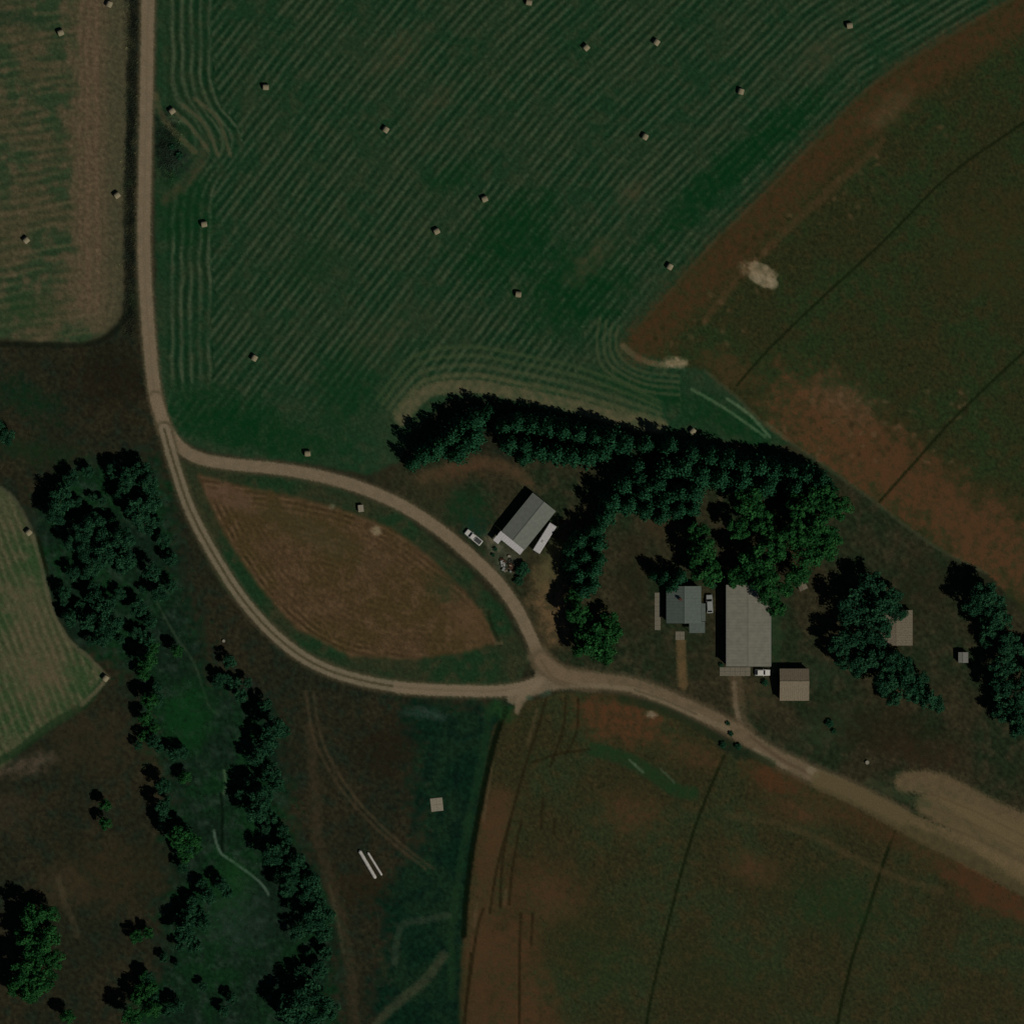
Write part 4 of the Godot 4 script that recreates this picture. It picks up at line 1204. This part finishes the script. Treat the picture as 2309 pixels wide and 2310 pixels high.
	grove(2, "tall dark tree", "along the east bank of the creek", true, "trees on the east creek bank", [560, 1540, 13, 545, 1568, 16, 600, 1590, 18, 620, 1640, 26, 598, 1680, 28, 578, 1710, 22, 612, 1742, 24, 570, 1770, 20, 592, 1800, 28, 625, 1770, 20, 580, 1832, 24, 612, 1842, 18, 615, 1930, 22, 640, 1914, 18, 670, 1942, 24, 660, 1972, 22, 650, 2002, 20, 700, 1992, 22, 690, 2030, 24, 720, 2042, 20, 710, 2072, 26, 740, 2062, 18, 730, 2102, 22, 670, 2102, 20])
	for belt in [[[330, 1440, 345, 1540, 335, 1660, 400, 1740, 400, 1880, 450, 1990, 430, 2100, 340, 2220], 34, 20.0, "low bushy tree", "in the scrub of the west creek bank", "scrub on the west creek bank"], [[470, 1500, 560, 1550, 612, 1650, 585, 1760, 600, 1850, 650, 1950, 700, 2050, 725, 2120, 690, 2230], 38, 20.0, "dark bushy tree", "in the scrub of the east creek bank", "scrub on the east creek bank"], [[300, 2280, 400, 2240, 500, 2260, 600, 2290], 10, 22.0, "small scrub tree", "near the creek at the bottom edge", "scrub at the bottom edge"]]:
		var way := smooth_line(belt[0], 12)
		var more := []
		for i in belt[1]:
			var q: Vector2 = way[rng.randi() % way.size()] + Vector2(rng.randfn(), rng.randfn()) * belt[2]
			more.append_array([q.x, q.y, rng.randf_range(8.0, 19.0)])
		grove(2, belt[3], belt[4], true, belt[5], more)
	grove(2, "dark tree", "in the clump across the lower creek", true, "clump across the lower creek", [456, 1996, 16, 472, 2020, 18, 500, 1992, 16, 514, 2012, 15, 430, 2060, 22, 420, 2100, 22, 460, 2082, 18, 440, 2130, 20])
	grove(2, "dark creek tree", "in the clump at the south edge", true, "clump at the south edge", [680, 2192, 20, 720, 2182, 20, 700, 2242, 34, 660, 2272, 34, 740, 2272, 28, 690, 2304, 34])
	grove(1, "leafy green tree", "in the big south-west clump", true, "big south-west clump", [80, 2070, 32, 110, 2062, 28, 70, 2112, 32, 110, 2112, 32, 90, 2152, 34, 60, 2192, 30, 40, 2222, 24, 100, 2202, 32, 76, 2232, 28, 126, 2162, 22])
	grove(1, "young green tree", "in the sparse line near the south-west corner", true, "sparse south-west trees", [156, 2290, 16, 320, 2240, 24, 345, 2272, 22, 302, 2290, 24, 340, 2222, 18, 330, 2200, 13, 310, 2112, 15, 336, 2102, 15])
	grove(2, "dark tree", "cut by the west edge of the view", true, "trees at the west edge", [18, 986, 18, -12, 960, 22])

func make_shrubs() -> void:
	rng.seed = 505
	for a in [[1179, 1284, 19, "large dark bush beside the scrap heap"], [1171, 1310, 13, "dark bush at the roadside below the scrap heap"], [1117, 1239, 6, "small bush behind the white pickup truck"], [1112, 1252, 5, "lowest small bush west of the scrap heap"], [1641, 1632, 6, "thin dark bush growing into the lane below the barn"], [1648, 1655, 7, "dark bush on the south rim of the lane"], [1630, 1680, 9, "low bush at the top of the dark wheel track"], [1664, 1684, 9, "low bush on the verge below the barn drive"], [1626, 1500, 6, "little bush at the south-west corner of the barn"], [1608, 1322, 9, "bush between the farmhouse and the barn"], [1725, 1540, 9, "bush between the white car and the small shed"], [405, 352, 10, "grey-green bush in the weedy corner by the north lane"], [388, 332, 8, "small dark bush nearest the north lane"], [1870, 1632, 11, "round bush on the grass below the small shed"], [1880, 1650, 7, "smaller bush on the grass below the small shed"]]:
		var t := thing("shrub", a[3], "shrub", P(a[0], a[1], -0.03))
		var r: float = a[2] * S
		var c := MeshInstance3D.new()
		c.name = "foliage"
		c.mesh = crown_dark[rng.randi() % 4]
		c.material_override = M.leaf
		c.transform = Transform3D(Basis(Vector3.UP, rng.randf() * TAU).scaled(Vector3(r, r * 0.85, r)), Vector3(0, r * 0.6, 0))
		var s := MeshInstance3D.new()
		s.name = "stem"
		s.mesh = trunk_mesh
		s.material_override = M.bark
		s.scale = Vector3.ONE * r * 1.1
		t.add_child(s)
		t.add_child(c)

# ---------------------------------------------------------------- vehicles
func wheel(parent: Node3D, p: Vector3, r: float, w: float) -> void:
	var st := new_st()
	var s := signf(p.x)
	tube(st, p - Vector3(w / 2, 0, 0), p + Vector3(w / 2, 0, 0), r, r, 18)
	var wh := obj("wheel", st, M.rubber, parent)
	var rm := new_st()
	tube(rm, p + Vector3(s * w / 2, 0, 0), p + Vector3(s * (w / 2 + 0.02), 0, 0), r * 0.6, r * 0.5, 14)
	obj("rim", rm, M.rim, wh)

# a body lofted along z from rings [z, half width low, half width high, y low, y high]
func loft(st: SurfaceTool, rings: Array) -> void:
	var rr := []
	for g in rings:
		var ym: float = lerpf(g[3], g[4], 0.6)
		rr.append([Vector3(-g[1], g[3], g[0]), Vector3(-g[1] - 0.02, ym, g[0]), Vector3(-g[2], g[4] - 0.05, g[0]), Vector3(-g[2] + 0.08, g[4], g[0]), Vector3(g[2] - 0.08, g[4], g[0]), Vector3(g[2], g[4] - 0.05, g[0]), Vector3(g[1] + 0.02, ym, g[0]), Vector3(g[1], g[3], g[0])])
	for i in rr.size() - 1:
		for k in 8:
			var l := (k + 1) % 8
			quad(st, rr[i][k], rr[i][l], rr[i + 1][l], rr[i + 1][k])
	for e in [0, rr.size() - 1]:
		for k in range(1, 7):
			if e == 0:
				tri(st, rr[e][0], rr[e][k + 1], rr[e][k])
			else:
				tri(st, rr[e][0], rr[e][k], rr[e][k + 1])

func car_like(called: String, label: String, category: String, at: Vector3, turn: float, paint: Material, length: float, bed: bool) -> Node3D:
	var t := thing(called, label, category, at, turn)      # front towards -z
	var h := length / 2
	var body := new_st()
	loft(body, [[-h, 0.78, 0.72, 0.42, 0.85], [-h + 0.15, 0.88, 0.80, 0.32, 0.98], [-h + 1.35, 0.92, 0.86, 0.30, 1.08], [-h + 1.5, 0.92, 0.86, 0.30, 1.1], [h - 0.15, 0.92, 0.86, 0.32, 1.08], [h, 0.86, 0.80, 0.42, 1.0]])
	obj("body", body, paint, t)
	var c0 := -h + 1.35
	var c1 := 0.45 if bed else h - 0.5
	var cab := new_st()
	loft(cab, [[c0, 0.84, 0.80, 1.02, 1.12], [c0 + 0.65, 0.84, 0.70, 1.02, 1.66], [c1 - 0.25, 0.84, 0.70, 1.02, 1.68], [c1 + (0.05 if bed else 0.35), 0.84, 0.78, 1.02, 1.14]])
	obj("cab", cab, paint, t)
	var ws := new_st()
	hexa(ws, [Vector3(-0.70, 1.16, c0 + 0.03), Vector3(0.70, 1.16, c0 + 0.03), Vector3(0.62, 1.58, c0 + 0.54), Vector3(-0.62, 1.58, c0 + 0.54)], [Vector3(-0.70, 1.20, c0 + 0.02), Vector3(0.70, 1.20, c0 + 0.02), Vector3(0.62, 1.64, c0 + 0.53), Vector3(-0.62, 1.64, c0 + 0.53)])
	obj("windscreen", ws, M.glass, t)
	var rz := c1 + (0.0 if bed else 0.3)
	var rw := new_st()
	hexa(rw, [Vector3(-0.6, 1.56, c1 - 0.17), Vector3(0.6, 1.56, c1 - 0.17), Vector3(0.66, 1.18, rz + 0.02), Vector3(-0.66, 1.18, rz + 0.02)], [Vector3(-0.6, 1.63, c1 - 0.15), Vector3(0.6, 1.63, c1 - 0.15), Vector3(0.66, 1.24, rz + 0.04), Vector3(-0.66, 1.24, rz + 0.04)])
	obj("rear_window", rw, M.glass, t)
	for s in [-1.0, 1.0]:
		var sw := new_st()
		var zz0 := c0 + 0.7
		var zz1 := c1 - 0.3
		hexa(sw, [Vector3(s * 0.80, 1.16, zz0), Vector3(s * 0.86, 1.16, zz0), Vector3(s * 0.86, 1.16, zz1), Vector3(s * 0.80, 1.16, zz1)], [Vector3(s * 0.70, 1.56, zz0), Vector3(s * 0.76, 1.56, zz0), Vector3(s * 0.76, 1.56, zz1), Vector3(s * 0.70, 1.56, zz1)])
		obj("side_window", sw, M.glass, t)
		for z in [-h + 0.95, h - 0.95]:
			wheel(t, Vector3(s * 0.84, 0.36, z), 0.36, 0.24)
		var hl := new_st()
		bx(hl, Vector3(s * 0.58, 0.72, -h - 0.0), Vector3(0.26, 0.14, 0.08))
		obj("headlight", hl, M.lamp_clear, t)
		var tl := new_st()
		bx(tl, Vector3(s * 0.68, 0.82, h - 0.0), Vector3(0.14, 0.22, 0.08))
		obj("tail_light", tl, M.lamp_red, t)
		var mr := new_st()
		bx(mr, Vector3(s * 1.0, 1.2, c0 + 0.55), Vector3(0.2, 0.16, 0.1))
		obj("mirror", mr, paint, t)
	for z in [-h - 0.04, h + 0.04]:
		var bp := new_st()
		slab(bp, Vector3(0, 0.5, z), Vector3(1.72, 0.2, 0.16))
		obj("bumper", bp, M.steel, t)
	if bed:
		var fl := new_st()
		bx(fl, Vector3(0, 1.115, (c1 + 0.12 + h - 0.2) / 2), Vector3(1.36, 0.03, h - 0.2 - c1 - 0.12))
		obj("bed_liner", fl, M.paint_dark, t)
		for s in [-1.0, 1.0]:
			var rl := new_st()
			bx(rl, Vector3(s * 0.77, 1.19, (c1 + 0.12 + h - 0.1) / 2), Vector3(0.16, 0.22, h - 0.1 - c1 - 0.12))
			obj("bed_rail", rl, paint, t)
		var tg := new_st()
		bx(tg, Vector3(0, 1.19, h - 0.12), Vector3(1.36, 0.2, 0.08))
		obj("tailgate", tg, paint, t)
	return t

func make_vehicles() -> void:
	# pickup beside the lane, nose to the north-west
	car_like("pickup_truck", "white pickup truck parked between the lane and the angled shed", "truck", P(1068, 1212, 0.0), atan2(0.77, 0.63), M.paint_white, 5.7, true)
	car_like("parked_car", "pale silver car parked close to the east wall of the farmhouse", "car", P(1599.5, 1362, 0.0), 0.05, M.paint_silver, 5.3, false)
	car_like("parked_car", "white car parked across the south end of the barn", "car", P(1719, 1517, 0.0), -PI / 2, M.paint_white, 4.3, false)
	# long enclosed trailer beside the shed
	var t := thing("enclosed_trailer", "long white enclosed trailer standing alongside the angled shed", "trailer", P(1228, 1214), atan2(-0.53, 0.85))
	var st := new_st()
	slab(st, Vector3(0, 1.75, 0), Vector3(2.35, 2.3, 9.4), 0.12)
	obj("box", st, M.white_metal, t)
	var rb := new_st()
	for i in 13:
		bx(rb, Vector3(0, 2.905, -4.4 + 8.8 * i / 12.0), Vector3(2.0, 0.03, 0.06))
	obj("roof_ribs", rb, M.trim, t)
	var vn := new_st()
	slab(vn, Vector3(0, 2.97, 1.2), Vector3(0.6, 0.18, 0.8))
	obj("roof_vent", vn, M.trim, t)
	var dr := new_st()
	for s in [-1.0, 1.0]:
		bx(dr, Vector3(s * 0.54, 1.72, -4.72), Vector3(1.04, 2.1, 0.04))
	obj("rear_doors", dr, M.trim, t)
	var ch := new_st()
	bx(ch, Vector3(0, 0.52, 0), Vector3(1.4, 0.16, 8.0))
	obj("chassis", ch, M.paint_dark, t)
	for s in [-1.0, 1.0]:
		for z in [-1.4, -0.5]:
			wheel(t, Vector3(s * 1.0, 0.38, z), 0.38, 0.24)
		var fd := new_st()
		bx(fd, Vector3(s * 1.14, 0.86, -0.95), Vector3(0.3, 0.06, 2.0))
		obj("mudguard", fd, M.paint_dark, t)
	var hb := new_st()
	tube(hb, Vector3(-0.6, 0.55, 4.6), Vector3(0, 0.55, 5.3), 0.05, 0.05, 8)
	tube(hb, Vector3(0.6, 0.55, 4.6), Vector3(0, 0.55, 5.3), 0.05, 0.05, 8)
	tube(hb, Vector3(0, 0.0, 5.15), Vector3(0, 0.75, 5.15), 0.04, 0.04, 8)
	obj("drawbar", hb, M.paint_dark, t)

# ---------------------------------------------------------------- hay bales
func bale_mesh(sd: int) -> ArrayMesh:
	rng.seed = sd
	var st := new_st()
	var n := 22
	var prof := [[-0.78, 0.0], [-0.79, 0.35], [-0.78, 0.70], [-0.70, 0.80], [-0.25, 0.84], [0.25, 0.83], [0.70, 0.80], [0.78, 0.70], [0.79, 0.35], [0.78, 0.0]]
	var jit := []
	for i in n:
		jit.append(rng.randf_range(0.97, 1.03))
	for k in prof.size() - 1:
		for i in n:
			var j := (i + 1) % n
			var q := []
			for e in [[k, i], [k + 1, i], [k + 1, j], [k, j]]:
				var a: float = TAU * e[1] / n
				var r: float = prof[e[0]][1] * jit[e[1]]
				var y := sin(a) * r
				q.append(Vector3(prof[e[0]][0], maxf(y, -0.74), cos(a) * r))
			if k == 0:
				tri(st, q[0], q[2], q[1])
			elif k == prof.size() - 2:
				tri(st, q[0], q[3], q[1])
			else:
				quad(st, q[0], q[3], q[2], q[1])
	# bands of twine, a little proud
	for x in [-0.45, -0.15, 0.15, 0.45]:
		for i in n:
			var a0 := TAU * i / n
			var a1 := TAU * (i + 1) / n
			var r := 0.855
			if sin(a0) < -0.8 or sin(a1) < -0.8:
				continue
			quad(st, Vector3(x - 0.012, sin(a0) * r, cos(a0) * r), Vector3(x - 0.012, sin(a1) * r, cos(a1) * r), Vector3(x + 0.012, sin(a1) * r, cos(a1) * r), Vector3(x + 0.012, sin(a0) * r, cos(a0) * r))
	st.generate_normals()
	return st.commit()

func make_bales() -> void:
	var meshes := [bale_mesh(11), bale_mesh(12), bale_mesh(13)]
	rng.seed = 99
	var list := [
		[247, 10, "topmost round bale in the stubble field, beside the north lane"],
		[138, 74, "round bale in the upper left of the stubble field"],
		[265, 441, "round bale at the right edge of the stubble field"],
		[60, 542, "lowest and leftmost round bale of the stubble field"],
		[389, 251, "round bale above the weedy corner beside the north lane"],
		[461, 506, "round bale in the hay field below the weedy corner"],
		[600, 197, "leftmost round bale in the open part of the hay field"],
		[1193, 6, "round bale cut by the top edge of the view"],
		[1322, 108, "left of the two bales near the top middle"],
		[1480, 96, "right of the two bales near the top middle"],
		[870, 293, "single bale in the upper left middle of hay field"],
		[1093, 449, "upper of the two bales amid the hay field"],
		[985, 522, "lower of the two bales amid the hay field"],
		[1169, 664, "bale in the middle of the hay field above the windbreak"],
		[1454, 309, "bale in the right half of hay field, mid height"],
		[1510, 602, "bale touching the reddish edge of the east crop field"],
		[1915, 58, "topmost bale on the right side of the hay field"],
		[1670, 207, "bale halfway down the right side of hay field"],
		[574, 808, "bale in the lower left of hay field near the bend"],
		[694, 1023, "bale just above the upper lane of the loop"],
		[66, 1201, "bale at the curved edge of the creekside field"],
		[239, 1530, "bale at the pointed tip of the creekside field"],
		[1562, 973, "bale at the shaded edge of the eastern windbreak"],
	]
	for b in list:
		var ob := MeshInstance3D.new()
		ob.name = numbered("hay_bale")
		ob.mesh = meshes[rng.randi() % 3]
		ob.material_override = M.hay
		add_child(ob)
		ob.position = P(b[0], b[1], 0.76 + ground_at(b[0], b[1]))
		ob.scale = Vector3.ONE * 1.08
		ob.rotation.y = deg_to_rad(35.0 + rng.randf_range(-55.0, 45.0))
		tag(ob, b[2], "hay bale", "round hay bales")

# ---------------------------------------------------------------- small things about the farm
func trough(label: String, at: Vector3, r: float, h: float, m: Material) -> void:
	var t := thing("water_trough", label, "trough", at)
	var st := new_st()
	tube(st, Vector3(0, -0.03, 0), Vector3(0, h, 0), r, r * 1.04, 20)
	obj("tank", st, m, t)
	var rm := new_st()
	var n := 20
	for i in n:
		var a := TAU * i / n
		var b := TAU * (i + 1) / n
		tube(rm, Vector3(cos(a) * r, h, sin(a) * r), Vector3(cos(b) * r, h, sin(b) * r), 0.045, 0.045, 6, false)
	obj("rim", rm, M.steel, t)

func make_small_things() -> void:
	rng.seed = 321
	# silage tubes
	for a in [[812, 1921, 846, 1979, 0.52, "wider of the two long white plastic tubes on the pasture"], [831, 1925, 860, 1972, 0.34, "narrower of the two long white plastic tubes on the pasture"]]:
		var p := P(a[0], a[1], a[4] * 0.9)
		var q := P(a[2], a[3], a[4] * 0.9)
		var t := thing("silage_tube", a[5], "silage tube", (p + q) / 2 * Vector3(1, 0, 1), 0.0, "white tubes on the pasture")
		var off := (p + q) / 2 * Vector3(1, 0, 1)
		var d := (q - p).normalized()
		var st := new_st()
		var n := 16
		var last := p - off
		var lr: float = a[4]
		for i in n:
			var e := p.lerp(q, (i + 1.0) / n) - off
			var r: float = a[4] * rng.randf_range(0.93, 1.05)
			tube(st, last, e, lr, r, 14, false)
			last = e
			lr = r
		obj("film", st, M.plastic, t)
		for e in [[p, -1.0, a[4]], [q, 1.0, lr]]:
			var cp := new_st()
			tube(cp, e[0] - off, e[0] - off + d * e[1] * 0.35, e[2], e[2] * 0.55, 14)
			obj("tied_end", cp, M.plastic, t)
	trough("small pale round trough on the grass south of small shed", P(1955, 1720), 0.55, 0.6, M.concrete_pale)
	trough("small pale trough on the pasture inside the lower lane", P(505, 1446), 0.42, 0.5, M.concrete_pale)
	# pale feed box beside the upper lane
	var fb := thing("feed_box", "pale green-white feed box beside the upper lane of the loop", "box", P(814, 1147), 0.1)
	var st := new_st()
	slab(st, Vector3(0, 0.55, 0), Vector3(1.45, 1.1, 1.9), 0.06)
	obj("box", st, M.steel, fb)
	var lid := new_st()
	slab(lid, Vector3(0, 1.15, 0), Vector3(1.6, 0.1, 2.05), 0.03)
	obj("lid", lid, M.concrete_pale, fb)
	for s in [-1.0, 1.0]:
		var lg := new_st()
		bx(lg, Vector3(0, -0.02, s * 0.7), Vector3(1.5, 0.08, 0.12))
		obj("skid", lg, M.wall_wood, fb)
	# scrap heap in front of the shed
	var hp := thing("scrap_heap", "heap of grey scrap and old machine parts before the angled shed", "scrap heap", P(1143, 1270))
	for i in 9:
		var sh := new_st()
		var c := Vector3(rng.randf_range(-2.2, 2.2), 0.25 + 0.12 * (i % 4), rng.randf_range(-2.0, 2.4))
		var w := rng.randf_range(0.5, 1.3)
		var b := Basis(Vector3.UP, rng.randf() * TAU) * Basis(Vector3.RIGHT, rng.randf_range(-0.35, 0.35))
		var lo := []
		var hi := []
		for k in [Vector2(-1, -1), Vector2(1, -1), Vector2(1, 1), Vector2(-1, 1)]:
			lo.append(c + b * Vector3(k.x * w * 0.5, -0.02, k.y * w * 0.8))
			hi.append(c + b * Vector3(k.x * w * 0.5, 0.03, k.y * w * 0.8))
		hexa(sh, lo, hi)
		obj("sheet", sh, [M.steel, M.rust, M.concrete_pale][i % 3], hp)
	for i in 6:
		var bm := new_st()
		var a := rng.randf() * TAU
		var c := Vector3(rng.randf_range(-1.6, 1.6), 0.35, rng.randf_range(-1.6, 2.0))
		tube(bm, c - Vector3(cos(a), -0.1, sin(a)) * 1.2, c + Vector3(cos(a), 0.15, sin(a)) * 1.2, 0.07, 0.07, 6)
		obj("pipe", bm, [M.rust, M.paint_dark][i % 2], hp)
	for i in 3:
		var ty := new_st()
		var c := Vector3(-0.9 + 0.9 * i, 0.14, 0.6 - 0.7 * i)
		for k in 14:
			var a0 := TAU * k / 14.0
			var a1 := TAU * (k + 1) / 14.0
			tube(ty, c + Vector3(cos(a0), 0, sin(a0)) * 0.42, c + Vector3(cos(a1), 0, sin(a1)) * 0.42, 0.14, 0.14, 6, false)
		obj("tyre", ty, M.rubber, hp)
	for i in 2:
		var dm := new_st()
		tube(dm, Vector3(1.9 - 0.8 * i, -0.03, 2.5), Vector3(1.9 - 0.8 * i, 0.86, 2.5), 0.3, 0.3, 14)
		obj("drum", dm, [M.rust, M.steel][i], hp)
